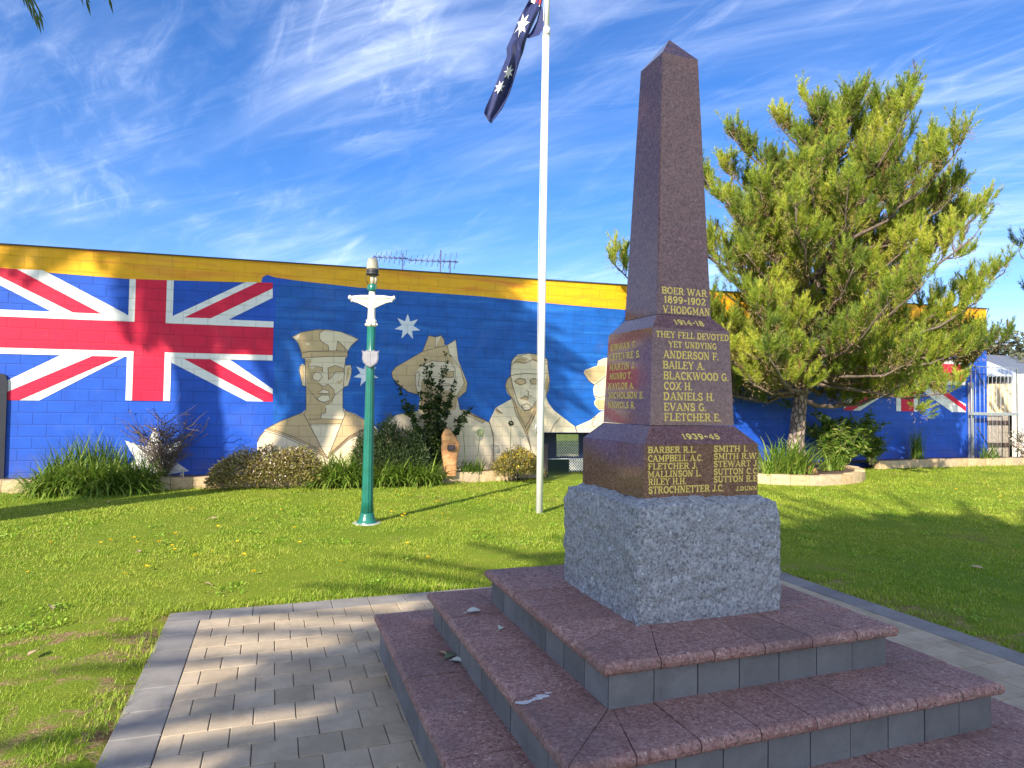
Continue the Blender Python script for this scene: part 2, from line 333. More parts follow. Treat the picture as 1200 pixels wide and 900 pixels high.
def lawn():
    xs = np.unique(np.concatenate([np.linspace(-11, 17, 225), np.geomspace(17, 1500, 16), -np.geomspace(11, 1500, 16)]))
    ys = np.unique(np.concatenate([np.linspace(-8, 22, 241), np.geomspace(22, 1500, 16), -np.geomspace(8, 1500, 16)]))
    X, Y = np.meshgrid(xs, ys); nx, ny = len(xs), len(ys); V = []; col = []
    for x, y in zip(X.ravel(), Y.ravel()):
        q = Vector((x, y, 0)) - MC; a, b = q.dot(ma), q.dot(mb_)
        inside = PAVE['a0'] - .0 < a < PAVE['a1'] + .0 and PAVE['b0'] < b < PAVE['b1'] + .0
        z = lawn_z(x, y) + (0.012 * noise.noise((x * .8, y * .8, 0)) if abs(x) < 18 and abs(y) < 22 else 0)
        if PAVE['a0'] - .25 < a < PAVE['a1'] + .25 and b < PAVE['b1'] + .25: z = min(z, 0) - .012
        if inside: z = -.09
        V.append((x, y, z))
    i = np.arange(nx - 1)[None, :] + nx * np.arange(ny - 1)[:, None]
    F = np.stack([i, i + 1, i + nx + 1, i + nx], -1).reshape(-1, 4)
    o = np_mesh('lawn', np.array(V), F, lawn_material(), smooth=True); tag(o, kind='structure')
lawn()

def paver_material(name, c1, c2, c3):
    m, nt, b, o = mat(name); co = objco(nt); g = nd(nt, 'ShaderNodeNewGeometry')
    c = ramp(nt, g.outputs['Random Per Island'], [(0, c1), (.5, c2), (1, c3)])
    f = noisef(nt, co, 5, 8, .7, .4); c = mixc(nt, mapr(nt, f, .42, .72, 0, .55), c, tuple(x * .5 for x in c1)); c = mixc(nt, mapr(nt, noisef(nt, co, 1.4, 6, .65, .6), .5, .72, 0, .35), c, tuple(x * .6 for x in c2)); sp = noisef(nt, co, 240, 3, .7)
    c = mixc(nt, mapr(nt, sp, .52, .68, 0, .35), c, tuple(x * .45 for x in c1))
    nt.links.new(c, b.inputs['Base Color']); b.inputs['Roughness'].default_value = .85; b.inputs['Specular IOR Level'].default_value = .3
    bump(nt, b, sp, .35, .003)
    return m
M['paver'] = paver_material('sandy_paver', (.41, .325, .22), (.53, .425, .30), (.46, .37, .255))
M['riser'] = paver_material('grey_riser_block', (.15, .146, .144), (.22, .213, .21), (.18, .175, .172))
M['edge_paver'] = paver_material('charcoal_paver', (.24, .222, .205), (.28, .26, .24), (.21, .20, .19))
def paver_box(mb, a0, a1, b0, b1, top=0.0, ch=.0035):
    t = [top + rnd.uniform(-.0022, .0022) for _ in range(4)]
    w = [(a0, b0), (a1, b0), (a1, b1), (a0, b1)]; w2 = [(a0 + ch, b0 + ch), (a1 - ch, b0 + ch), (a1 - ch, b1 - ch), (a0 + ch, b1 - ch)]
    vs = [(x, y, -.05) for x, y in w] + [(x, y, t[i] - ch * .8) for i, (x, y) in enumerate(w)] + [(x, y, t[i]) for i, (x, y) in enumerate(w2)]
    fs = [(8, 9, 10, 11)]
    for i in range(4):
        j = (i + 1) % 4; fs += [(i, j, 4 + j, 4 + i), (4 + i, 4 + j, 8 + j, 8 + i)]
    mb.add(vs, fs)
def paving():
    a0, a1, b0, b1 = PAVE['a0'], PAVE['a1'], PAVE['b0'], PAVE['b1']; e = .225; g = .004
    mb = MB(); W_, L_ = .196, .2035; row = 0; b = b1 - e
    while b > b0:
        x = a0 + e - (L_ / 2 if row % 2 else 0)
        while x < a1 - e:
            p0, p1 = max(x, a0 + e), min(x + L_, a1 - e)
            if p1 - p0 > .03 and not (abs((p0 + p1) / 2) < 1.1 and abs(b - W_ / 2) < 1.1): paver_box(mb, p0 + g / 2, p1 - g / 2, b - W_ + g / 2, b - g / 2, 0.0)
            x += L_
        b -= W_; row += 1
    o = mb.build('paving', M['paver'], None, False); tag(o, kind='structure'); o.location = MC; o.rotation_euler = (0, 0, MTH)
    mb = MB(); n = 0; b = b1 - e
    while b > b0:
        for s in (0, 1):
            x0 = a0 if s == 0 else a1 - e
            paver_box(mb, x0 + g / 2, x0 + e - g / 2, b - .29 + g / 2, b - g / 2, .002)
        b -= .29
    x = a0
    while x < a1:
        paver_box(mb, x + g / 2, min(x + .29, a1) - g / 2, b1 - e + g / 2, b1 - g / 2, .002); x += .29
    o = mb.build('paving_border', M['edge_paver'], None, False); tag(o, kind='structure'); o.location = MC; o.rotation_euler = (0, 0, MTH)
    mb = MB(); mb.add([(a0 + .01, b0, -.014), (a1 - .01, b0, -.014), (a1 - .01, b1 - .01, -.014), (a0 + .01, b1 - .01, -.014)], [(0, 1, 2, 3)])
    o = mb.build('paving_bed', simple('joint_sand', (.085, .065, .045), .95, var=.3, scale=20)); tag(o, kind='structure'); o.location = MC; o.rotation_euler = (0, 0, MTH)
paving()

# ------------------------------------------------------------------ war memorial
mem = thing('war_memorial', 'tapering red granite obelisk with gold names on a rough grey block and three maroon steps', 'memorial', MC, MTH)
STEPS = [(1.3058, .2493, 0.0), (1.0276, .4405, .2493), (.7492, .6241, .4405)]     # half width of the nosing, top, bottom
def step(hf, top, bot, inner):
    th = .052; rr = hf - .036; BW = .205
    mb = MB(); seg = max(2, round(2 * rr / .2)); wd = 2 * rr / seg; g = .0025
    for q in range(4):
        c, s = math.cos(q * math.pi / 2), math.sin(q * math.pi / 2)
        for i in range(seg):
            x0, x1 = -rr + i * wd + g, -rr + (i + 1) * wd - g; j = rnd.uniform(-.0015, .0015)
            d = .08; z0, z1 = bot - .002, top - th + .001
            pts = [(x0, -rr + j), (x1, -rr + j), (min(x1, rr - d), -rr + d), (max(x0, -rr + d), -rr + d)]
            ch = .004
            vs = [(x * c - y * s, x * s + y * c, z) for z in (z0, z1) for x, y in pts]
            mb.add(vs, [(3, 2, 1, 0), (4, 5, 6, 7), (0, 1, 5, 4), (1, 2, 6, 5), (2, 3, 7, 6), (3, 0, 4, 7)])
    o = mb.build('step', M['riser'], mem)
    core = MB(); k = rr - .006; core.box(-k, k, -k, k, bot + .001, top - .012); core.build('step_core', M['grime'], o)
    # coping: bullnosed slabs round the edge, mitred at the corners
    mb = MB(); nseg = max(3, round(2 * hf / .262)); wd = 2 * hf / nseg; depth = hf - inner + .03
    prof = [(0.0, -th / 2)] ; n = 6
    prof = [(th * .42 - math.cos(a) * th * .42, -th / 2 + math.sin(a) * th / 2) for a in [(-math.pi / 2) + math.pi * i / n for i in range(n + 1)]]   # (inset, dz)
    prof = prof + [(depth, 0.0), (depth, -th)]
    for q in range(4):
        c, s = math.cos(q * math.pi / 2), math.sin(q * math.pi / 2)
        for i in range(nseg):
            e0, e1 = -hf + i * wd, -hf + (i + 1) * wd; dz = rnd.uniform(-.002, .002); gg = .0026
            ring = []
            for side in (0, 1):
                for ins, z in prof:
                    y = -hf + ins; lim = hf - ins
                    x = (max(e0 + gg, -lim + .0012) if side == 0 else min(e1 - gg, lim - .0012))
                    if side == 0 and i == 0: x = -lim + .0014
                    if side == 1 and i == nseg - 1: x = lim - .0014
                    x = max(-lim, min(lim, x)); ring.append((x * c - y * s, x * s + y * c, top + z + dz))
            m = len(prof)
            fs = [(k, (k + 1) % m, m + (k + 1) % m, m + k) for k in range(m)] + [tuple(range(m - 1, -1, -1)), tuple(range(m, 2 * m))]
            mb.add(ring, fs)
    mb.build('coping', M['coping'], o)
inners = [1.0276 - .036, .7492 - .036, .30]
for (hf, top, bot), inn in zip(STEPS, inners): step(hf, top, bot, inn)
# rough hewn block
bm = bmesh.new(); bmesh.ops.create_cube(bm, size=1); bmesh.ops.subdivide_edges(bm, edges=bm.edges[:], cuts=55, use_grid_fill=True)
for v in bm.verts:
    x, y, z = v.co * 2; hz = .5 * (z + 1)
    hh = .402 ; X, Y, Z = x * hh, y * hh, .612 + hz * (1.146 - .612)
    e = max(abs(x), abs(y))
    if z > .99: Z += .034 * min(1, (1 - e) / .17)
    k = 1 - .035 * sstep(.86, 1, hz); X *= k; Y *= k
    corner = (abs(x) > .97) and (abs(y) > .97)
    p = Vector((X, Y, Z)); vd = noise.voronoi(p * 11)[0]; nn = noise.fractal(p * 5, .9, 2.2, 3) * .35 + (vd[1] - vd[0]) * .8 - .3 + noise.noise(p * 22) * .25 + noise.noise(p * 50) * .15
    dirv = Vector((x if abs(x) > .99 else 0, y if abs(y) > .99 else 0, .5 if z > .99 else 0)); 
    if dirv.length: p += dirv.normalized() * nn * .022
    if corner: p.x -= math.copysign(.006, x); p.y -= math.copysign(.006, y)
    v.co = p
mb = MB(); mb.bm(bm, 0, True); mb.build('granite_block', M['rough_granite'], mem)
def frustum(h0, z0, h1, z1, mbx, ch=.004):
    def ring(h, z): return [(-h + ch, -h, z), (h - ch, -h, z), (h, -h + ch, z), (h, h - ch, z), (h - ch, h, z), (-h + ch, h, z), (-h, h - ch, z), (-h, -h + ch, z)]
    vs = ring(h0, z0) + ring(h1, z1)
    mbx.add(vs, [(i, (i + 1) % 8, 8 + (i + 1) % 8, 8 + i) for i in range(8)] + [tuple(range(7, -1, -1)), tuple(range(8, 16))])
T1 = MB(); frustum(.3232, 1.170, .3232, 1.4237, T1); frustum(.3222, 1.4238, .2430, 1.5080, T1); tier1 = T1.build('pedestal', M['polished'], mem)
T2 = MB(); frustum(.2426, 1.5105, .2252, 1.9859, T2); frustum(.2247, 1.9860, .1618, 2.0590, T2); tier2 = T2.build('name_block', M['polished'], mem)
T3 = MB(); frustum(.1612, 2.0615, .1088, 3.4213, T3); h = .1086
T3.add([(-h, -h, 3.4214), (h, -h, 3.4214), (h, h, 3.4214), (-h, h, 3.4214), (0, 0, 3.5655)], [(0, 1, 4), (1, 2, 4), (2, 3, 4), (3, 0, 4), (3, 2, 1, 0)]); shaft = T3.build('obelisk_shaft', M['polished'], mem)

# --- slab serif lettering drawn with strokes on a unit-high box; S adds serifs
GL = {}
def gdef(ch, w, strokes, serifs=''):
    st = []
    for s in strokes.split(';'):
        s = s.strip(); th = .15
        if s.startswith('-'): th = .09; s = s[1:]
        st.append((th, [tuple(float(q) for q in p.split(',')) for p in s.split()]))
    for s in serifs.split(): x, y = (float(q) for q in s.split(',')); yy = .045 if y < .5 else .955; st.append((.085, [(x - .16, yy), (x + .16, yy)]))
    GL[ch] = (w, st)
def arc(cx, cy, rx, ry, a0, a1, n=9): return ' '.join('%.3f,%.3f' % (cx + rx * math.cos(R(a0 + (a1 - a0) * i / (n - 1))), cy + ry * math.sin(R(a0 + (a1 - a0) * i / (n - 1)))) for i in range(n))
gdef('A', .95, '-.14,0 .45,1;.45,1 .80,0;-.27,.33 .68,.33', '.14,0 .80,0')
gdef('B', .82, '.2,0 .2,1;-.2,.955 .5,.955;-.2,.52 .5,.52;-.2,.045 .5,.045;' + arc(.48, .74, .2, .2, 90, -90) + ';' + arc(.48, .28, .24, .23, 90, -90), '.18,0 .18,1')
gdef('C', .82, arc(.45, .5, .33, .44, 50, 310, 15) + ';-.70,.62 .70,.95', '')
gdef('D', .88, '.2,0 .2,1;-.2,.955 .4,.955;-.2,.045 .4,.045;' + arc(.4, .5, .34, .45, 90, -90, 11), '.18,0 .18,1')
gdef('E', .78, '.2,0 .2,1;-.2,.955 .68,.955;-.2,.045 .70,.045;-.2,.52 .5,.52;-.68,.955 .68,.74;-.70,.045 .70,.28;-.5,.40 .5,.64', '.18,0 .18,1')
gdef('F', .76, '.2,0 .2,1;-.2,.955 .68,.955;-.2,.50 .5,.50;-.68,.955 .68,.74;-.5,.38 .5,.62', '.2,0 .18,1')
gdef('G', .88, arc(.45, .5, .33, .44, 50, 325, 15) + ';.70,.06 .70,.45;-.52,.45 .84,.45', '')
gdef('H', .95, '.2,0 .2,1;.74,0 .74,1;-.2,.5 .74,.5', '.2,0 .2,1 .74,0 .74,1')
gdef('I', .42, '.2,0 .2,1', '.2,0 .2,1')
gdef('J', .62, '.42,1 .42,.25;' + arc(.25, .25, .17, .2, 0, -170, 8), '.42,1')
gdef('K', .92, '.2,0 .2,1;-.2,.4 .7,1;.38,.56 .76,0', '.2,0 .2,1 .74,0 .70,1')
gdef('L', .76, '.2,0 .2,1;-.2,.045 .70,.045;-.70,.045 .70,.30', '.2,0 .2,1')
gdef('M', 1.1, '-.18,0 .18,1;.18,1 .52,.2;-.52,.2 .86,1;.86,0 .86,1', '.18,0 .86,0 .12,1 .92,1')
gdef('N', .95, '-.2,0 .2,1;.2,1 .72,0;-.74,0 .74,1', '.2,0 .12,1 .74,1')
gdef('O', .90, arc(.45, .5, .34, .44, 0, 360, 19), '')
gdef('P', .80, '.2,0 .2,1;-.2,.955 .46,.955;-.2,.46 .46,.46;' + arc(.46, .71, .22, .24, 90, -90), '.2,0 .18,1')
gdef('R', .90, '.2,0 .2,1;-.2,.955 .46,.955;-.2,.50 .46,.50;' + arc(.46, .73, .2, .22, 90, -90) + ';.46,.50 .72,0', '.2,0 .18,1 .76,0')
gdef('S', .72, arc(.36, .73, .22, .22, 30, 270, 11) + ';' + arc(.36, .27, .24, .23, 90, -150, 11) + ';-.58,.70 .58,.98;-.12,.04 .12,.32', '')
gdef('T', .82, '.4,0 .4,1;-.06,.955 .74,.955;-.06,.955 .06,.72;-.74,.955 .74,.72', '.4,0')
gdef('U', .92, '.2,1 .2,.3;' + arc(.46, .3, .26, .25, 180, 360, 9) + ';-.72,.3 .72,1', '.2,1 .72,1')
gdef('V', .92, '.14,1 .46,0;-.46,0 .78,1', '.14,1 .78,1')
gdef('W', 1.25, '.12,1 .36,0;-.36,0 .62,.9;.62,.9 .88,0;-.88,0 1.12,1', '.12,1 .62,1 1.12,1')
gdef('Y', .90, '.14,1 .45,.45;-.45,.45 .76,1;.45,.45 .45,0', '.14,1 .76,1 .45,0')
gdef('1', .46, '.22,0 .22,1;-.22,1 .05,.80', '.22,0')
gdef('2', .70, arc(.34, .74, .22, .21, 160, -30, 9) + ' .12,.08;-.10,.05 .62,.05;-.62,.05 .62,.25')
gdef('3', .70, arc(.32, .75, .2, .2, 150, -80, 9) + ';' + arc(.32, .28, .24, .24, 80, -150, 9))
gdef('4', .74, '.48,0 .48,1;-.48,1 .06,.30;-.06,.30 .68,.30', '.48,0')
gdef('5', .70, '-.16,.95 .58,.95;-.16,.95 .14,.55;' + arc(.32, .32, .25, .28, 130, -150, 11))
gdef('8', .72, arc(.35, .75, .19, .2, 0, 360, 13) + ';' + arc(.35, .28, .24, .24, 0, 360, 13))
gdef('9', .72, arc(.35, .68, .23, .27, 0, 360, 13) + ';.58,.68 .52,.2 .22,.04')
gdef('X', .88, '.14,0 .74,1;-.74,0 .14,1', '.14,0 .74,0 .14,1 .74,1')
gdef('0', .74, arc(.36, .5, .25, .44, 0, 360, 17))
gdef('~', .55, '.10,.48 .20,.55 .34,.45 .45,.52')
gdef('-', .45, '.08,.48 .38,.48')
gdef('.', .30, '.12,0 .12,.17')
gdef(' ', .42, '.0,.5 .0,.5')
def text_strokes(t):
    x = 0; out = []
    for ch in t:
        w, st = GL[ch]
        for th, pts in st: out.append((th, [(x + px, py) for px, py in pts]))
        x += w
    return x - .06, out
def inscription(lines, to3, parent):
    """lines: (text, x0, x1, z0, z1) on a face; to3(x, z, lift) -> memorial coordinates"""
    mb = MB(); k = 0
    for t, x0, x1, z0, z1 in lines:
        w, st = text_strokes(t); sx = (x1 - x0) / w; sz = z1 - z0
        for th, pts in st:
            q = [(x0 + p[0] * sx, z0 + p[1] * sz) for p in pts]
            for i in range(len(q) - 1):
                (ax, az), (bx, bz) = q[i], q[i + 1]; d = math.hypot(bx - ax, bz - az)
                if d < 1e-5: continue
                hw = th * .66 * (sx * .5 + sz * .5); ux, uz = (bx - ax) / d, (bz - az) / d; e = hw * .35 if len(q) > 2 else 0
                ax, az, bx, bz = ax - ux * e, az - uz * e, bx + ux * e, bz + uz * e
                k = (k + 1) % 9; lift = .0007 + k * .00012
                mb.add([to3(ax - uz * hw, az + ux * hw, lift), to3(ax + uz * hw, az - ux * hw, lift), to3(bx + uz * hw, bz - ux * hw, lift), to3(bx - uz * hw, bz + ux * hw, lift)], [(0, 1, 2, 3)])
    return mb.build('inscription', M['gold'], parent)
def face_map(h0, z0, h1, z1, side):
    def f(x, z, lift):
        hh = h0 + (h1 - h0) * (z - z0) / (z1 - z0) + lift
        return (x, -hh, z) if side == 'front' else (-hh, -x, z)
    return f
EYE_M = Vector((0, 0, EYE)) - MC
EYE_M = Vector((EYE_M.dot(ma), EYE_M.dot(mb_), EYE))
def on_face(u, v, h0, z0, h1, z1, side):            # where a pixel of the photo falls on a face -> (x along the face, z)
    r = ray(u, v); r = Vector((r.dot(ma), r.dot(mb_), r.z)); z = (z0 + z1) / 2
    for _ in range(6):
        hh = h0 + (h1 - h0) * (z - z0) / (z1 - z0)
        if side == 'front': t = (-hh - EYE_M.y) / r.y
        else: t = (-hh - EYE_M.x) / r.x
        p = EYE_M + r * t; z = p.z
    return (p.x if side == 'front' else -p.y), z
def lines_from(L, h0, z0, h1, z1, side):
    out = []
    for t, u0, v0, u1, v1, hp in L:                 # left end, right end of the baseline-centred line, height in photo pixels
        a = on_face(u0, v0, h0, z0, h1, z1, side); b = on_face(u1, v1, h0, z0, h1, z1, side); c0 = on_face((u0 + u1) / 2, (v0 + v1) / 2 - hp / 2, h0, z0, h1, z1, side)[1]; c1_ = on_face((u0 + u1) / 2, (v0 + v1) / 2 + hp / 2, h0, z0, h1, z1, side)[1]
        out.append((t, a[0], b[0], c1_, c0))
    return out
F1 = (.3232, 1.17, .3232, 1.4237); S1 = (.3222, 1.4238, .2430, 1.5080); F2 = (.2426, 1.5105, .2252, 1.9859); S2 = (.2247, 1.986, .1618, 2.059); F3 = (.1612, 2.0615, .1088, 3.4213)
inscription(lines_from([('BOER WAR', 775, 341, 828, 343, 8), ('1899~1902', 778, 351.5, 826.5, 353.5, 8), ('V.HODGMAN', 776.5, 362.5, 831.5, 365.5, 8.6)], *F3, 'front'), face_map(*F3, 'front'), shaft)
inscription(lines_from([('1914-18', 790, 377.5, 824, 379, 5.5)], *S2, 'front') , face_map(*S2, 'front'), tier2)
inscription(lines_from([('THEY FELL DEVOTED', 768.5, 392, 853.5, 395.3, 7.4), ('YET UNDYING', 783, 403.5, 839.5, 406, 7.2), ('ANDERSON F.', 777, 415.5, 842, 417.5, 8.8), ('BAILEY A.', 776.5, 427.5, 825.5, 429, 8.8),
    ('BLACKWOOD G.', 777, 440, 853.5, 442, 9), ('COX H.', 777.5, 452, 811, 453, 9), ('DANIELS H.', 777, 464, 837, 465.5, 9), ('EVANS G.', 777.5, 476.5, 827.5, 477.5, 9), ('FLETCHER E.', 778, 488.5, 844.5, 489.5, 9)], *F2, 'front'), face_map(*F2, 'front'), tier2)
inscription(lines_from([('1939~45', 799, 511, 843, 512, 6)], *S1, 'front'), face_map(*S1, 'front'), tier1)
inscription(lines_from([('BARBER R.L.', 759, 527, 816, 527, 7.2), ('CAMPBELL A.C.', 759, 537, 823.5, 536.5, 7.6), ('FLETCHER J.', 759, 546.7, 817, 545.5, 7.2), ('MALLINSON L.', 759, 555.7, 822, 554.5, 7.4), ('RILEY H.H.', 759.5, 565, 804, 563.5, 7.6), ('STROCHNETTER J.C.', 759.5, 574.5, 848, 571.5, 8),
    ('SMITH I.', 836, 526, 876, 525.5, 7), ('SMITH R.W.', 836, 535, 888, 534, 7), ('STEWART J.', 836, 544, 888.5, 542.5, 7), ('SUTTON C.C.', 836, 553, 889, 551.5, 7), ('SUTTON R.E.', 836, 562, 889, 560, 7.2), ('J.DUNN', 862, 573, 887, 571.5, 4.6)], *F1, 'front'), face_map(*F1, 'front'), tier1)
inscription(lines_from([('KIRWAN T.', 715.5, 407, 745.5, 404, 7.4), ('LEFEVRE S.', 714.5, 418.5, 750.5, 415, 7.4), ('MARTIN J.', 714.5, 430.5, 744.5, 428, 7.4), ('MUNRO T.', 714.5, 441, 740.5, 440, 7.4), ('NAYLOR A.', 713, 453, 743.5, 451.5, 7.2), ('NICHOLSON E.', 713.5, 463.5, 754.5, 463, 7.4), ('NICHOLS R.', 713, 475, 744.5, 474.2, 7.4)], *F2, 'left'), 
    (lambda f: (lambda x, z, l: f(x, z, l)))(face_map(*F2, 'left')), tier2)

# ------------------------------------------------------------------ painted building
bld = thing('painted_building', 'long blue block building with yellow top band painted with flags and soldiers', 'building', (0, WP0, 0), WROT)
def ztop(s): return 4.14 + (s + 9) * .0157
SE = on_wall(1156.5, 450)[0]; SL = -9.6
o0, o1 = on_wall(633, 520)[0], on_wall(722, 520)[0]; oz = on_wall(660, 507)[1]
mb = MB()
def slab(s0, s1, za0, zb0, za1, zb1, th=.2):
    vs = [(s0, 0, za0), (s1, 0, za1), (s1, 0, zb1), (s0, 0, zb0), (s0, th, za0), (s1, th, za1), (s1, th, zb1), (s0, th, zb0)]
    mb.add(vs, [(0, 1, 2, 3), (7, 6, 5, 4), (0, 4, 5, 1), (1, 5, 6, 2), (2, 6, 7, 3), (3, 7, 4, 0)])
slab(SL, o0, -.2, ztop(SL), -.2, ztop(o0)); slab(o0, o1, oz, ztop(o0), oz, ztop(o1)); slab(o1, SE, -.2, ztop(o1), -.2, ztop(SE))
wallo = mb.build('wall', P['blue'], bld, True)
mb = MB(); mb.box(SE - .2, SE, .203, 9, -.2, ztop(SE)); mb.build('end_wall', P['blue'], bld)
mb = MB(); mb.box(SL, SL + .2, .203, 9, -.2, ztop(SL)); mb.build('end_wall', P['blue'], bld)
mb = MB(); zz0, zz1 = ztop(SL), ztop(SE)
mb.add([(SL, .21, zz0 - .1), (SE, .21, zz1 - .1), (SE, 9, zz1 - .5), (SL, 9, zz0 - .5)], [(0, 1, 2, 3)]); mb.build('roof', M['steel'], bld)
mb = MB(); vs = []
for (s, z) in ((SL - .02, ztop(SL)), (SE + .02, ztop(SE))):
    vs += [(s, -.03, z - .010), (s, -.03, z + .010), (s, .23, z + .010), (s, .23, z - .010)]
mb.add(vs, [(0, 1, 5, 4), (1, 2, 6, 5), (2, 3, 7, 6), (3, 0, 4, 7), (0, 3, 2, 1), (4, 5, 6, 7)]); mb.build('cap_flashing', M['flashing'], bld)
# --- paint
def sz(pts, ox=0, oy=0, k=1.0): return [on_wall(ox + x / k, oy + y / k) for x, y in pts]
LASTFIG = [None]
def paint_poly(polys, name, m, layer, ox=0, oy=0, k=1.0, raw=False):
    if name in ('painted_saltire', 'painted_red_arm', 'painted_star') and len(polys) > 1:
        return [paint_poly([p], name, m, layer, ox, oy, k, raw) for p in polys][-1]
    sub = name in ('painted_shading', 'painted_highlights')
    mb = MB()
    for i, pts in enumerate(polys):
        q = pts if raw else sz(pts, ox, oy, k); y = -.0022 * layer - .0001 * (i % 7)
        mb.add([(s, y, z) for s, z in q], [tuple(range(len(q)))])
    bmx = None
    o = mb.build(name, m, LASTFIG[0] if sub else bld, False)
    if not sub: LASTFIG[0] = o
    me = o.data; bm = bmesh.new(); bm.from_mesh(me)
    for f in bm.faces:
        if f.normal.y > 0: f.normal_flip()
    bmesh.ops.triangulate(bm, faces=bm.faces[:]); bm.to_mesh(me); bm.free()
    return o
def paint_lines(lines, layer, ox, oy, k, w=.009, name='painted_outline'):
    mb = MB()
    for i, pts in enumerate(lines):
        q = sz(pts, ox, oy, k); y = -.0022 * layer - .0001 * (i % 9)
        for j in range(len(q) - 1):
            (ax, az), (bx, bz) = q[j], q[j + 1]; d = math.hypot(bx - ax, bz - az)
            if d < 1e-4: continue
            ux, uz = (bx - ax) / d, (bz - az) / d; e = w * .3; y2 = y - .00004 * (j % 2)
            ax, az, bx, bz = ax - ux * e, az - uz * e, bx + ux * e, bz + uz * e
            mb.add([(ax + uz * w / 2, y2, az - ux * w / 2), (bx + uz * w / 2, y2, bz - ux * w / 2), (bx - uz * w / 2, y2, bz + ux * w / 2), (ax - uz * w / 2, y2, az + ux * w / 2)], [(0, 1, 2, 3)])
    return mb.build(name, P['line'], LASTFIG[0], False)
yb = sz([(-20, 313.5), (0, 315), (150, 327), (306, 331.5), (307.5, 325), (313, 322), (322, 325), (345, 328.5), (420, 337), (560, 347), (660, 357), (731, 363), (1140, 392)])
yb = [(SL, yb[0][1])] + yb[1:-1] + [(SE, 3.745)]
paint_poly([yb + [(SE, ztop(SE) - .001), (SL, ztop(SL) - .001)]], 'painted_band', P['yellow'], 1, raw=True)
cl_ = sz([(320.5, 470), (320.5, 335), (345, 328.5), (420, 337), (560, 347), (660, 357), (731, 363)]); s_l = cl_[0][0]
paint_poly([[(s_l, .5), (s_l, cl_[1][1])] + cl_[2:] + [(2.66, 1.2), (o0 - .01, oz + .1), (o0 - .01, .5)]], 'painted_cloth', P['cloth'], 1, raw=True)
# union flag, left (photo measurements)
fl = on_wall(-4, 400)[0]; fr = on_wall(320, 400)[0]; fb = 1.565; ft = 3.74
vr0, vr1 = on_wall(157, 400)[0], on_wall(193.5, 400)[0]; vw0, vw1 = on_wall(149.5, 400)[0], on_wall(201.5, 400)[0]
hr1, hr0 = on_wall(100, 374.3)[1], on_wall(100, 409.5)[1]; hw1, hw0 = on_wall(100, 366.5)[1], on_wall(100, 416.5)[1]
def top_at(s): return np.interp(s, [p[0] for p in yb], [p[1] for p in yb]) if s < -4.95 else ft
def union(fl, fr, fb, ft, vr0, vr1, vw0, vw1, hr0, hr1, hw0, hw1, tl=None):
    """white saltire with thin red arms, then white cross, then red cross"""
    W = []; Rd = []
    tl_ = tl or ft
    # each quarter: white arm as a band from the outer corner to the cross, red band inside it
    dw = (hw1 - hw0) * .42
    def quarter(x_out, x_in, z_out, z_in, flip):
        dx, dz = x_in - x_out, z_in - z_out; sgz = 1 if z_out > z_in else -1; sgx = 1 if x_out > x_in else -1
        wx, wz = abs(dx) * .30, abs(dz) * .30
        # band polygon clipped to the quarter box
        poly = [(x_out, z_out), (x_out - sgx * wx, z_out), (x_in, z_in + sgz * wz * .55), (x_in, z_in), (x_in + sgx * wx * .55, z_in), (x_out, z_out - sgz * wz)]
        W.append(poly)
        if flip: red = [(x_out - sgx * wx * .10, z_out), (x_out - sgx * wx * .62, z_out), (x_in + sgx * abs(dx) * .26, z_in), (x_in + sgx * abs(dx) * .44, z_in)] if False else [(x_out, z_out), (x_out - sgx * wx * .55, z_out), (x_in + sgx * abs(dx) * .12, z_in + sgz * abs(dz) * .10), (x_in + sgx * abs(dx) * .12, z_in), (x_in + sgx * abs(dx) * .32, z_in), (x_out, z_out - sgz * wz * .18)]
        else: red = [(x_out, z_out - sgz * wz * .10), (x_out, z_out - sgz * wz * .70), (x_in + sgx * abs(dx) * .40, z_in), (x_in + sgx * abs(dx) * .20, z_in)]
        Rd.append(red)
    quarter(fr, vw1, ft, hw1, True); quarter(fl, vw0, fb, hw0, True); quarter(fl, vw0, tl_, hw1, False); quarter(fr, vw1, fb, hw0, False)
    W.append([(vw0, fb), (vw1, fb), (vw1, hw0), (fr, hw0), (fr, hw1), (vw1, hw1), (vw1, ft), (vw0, ft), (vw0, hw1), (fl, hw1), (fl, hw0), (vw0, hw0)])
    Rd.append([(vr0, fb), (vr1, fb), (vr1, hr0), (fr, hr0), (fr, hr1), (vr1, hr1), (vr1, ft), (vr0, ft), (vr0, hr1), (fl, hr1), (fl, hr0), (vr0, hr0)])
    return W, Rd
# the big flag uses arms traced from the photograph
Wt = [sz([(-4, 325), (0, 319), (22, 315.5), (50, 316.5), (148, 368), (148, 374), (70, 372), (62, 366), (-4, 332)]),
      sz([(-4, 504), (4, 448), (84, 410), (150, 410), (150, 416), (46, 469.3), (4, 469)]),
      sz([(200, 371), (201, 371), (288, 330.5), (319.6, 331.5), (319.6, 349), (268, 374.5), (201, 374)]),
      sz([(201, 410), (260, 415), (319.6, 456), (319.6, 470.6), (289, 470), (201, 425)])]
Rt = [sz([(-4, 313.5), (20, 315.5), (120, 368), (89, 368), (-4, 322)]),
      sz([(4, 461), (111, 416), (143, 417), (23, 469), (4, 469)]),
      sz([(302, 331), (319.6, 331.5), (319.6, 338), (247, 373), (216, 372)]),
      sz([(211, 418), (242, 418.5), (319.6, 462), (319.6, 470.6), (309, 470.4)])]
paint_poly(Wt, 'painted_saltire', P['white'], 2, raw=True); paint_poly(Rt, 'painted_red_arm', P['red'], 3, raw=True)
tW0, tW1 = on_wall(175, 328)[1], 0
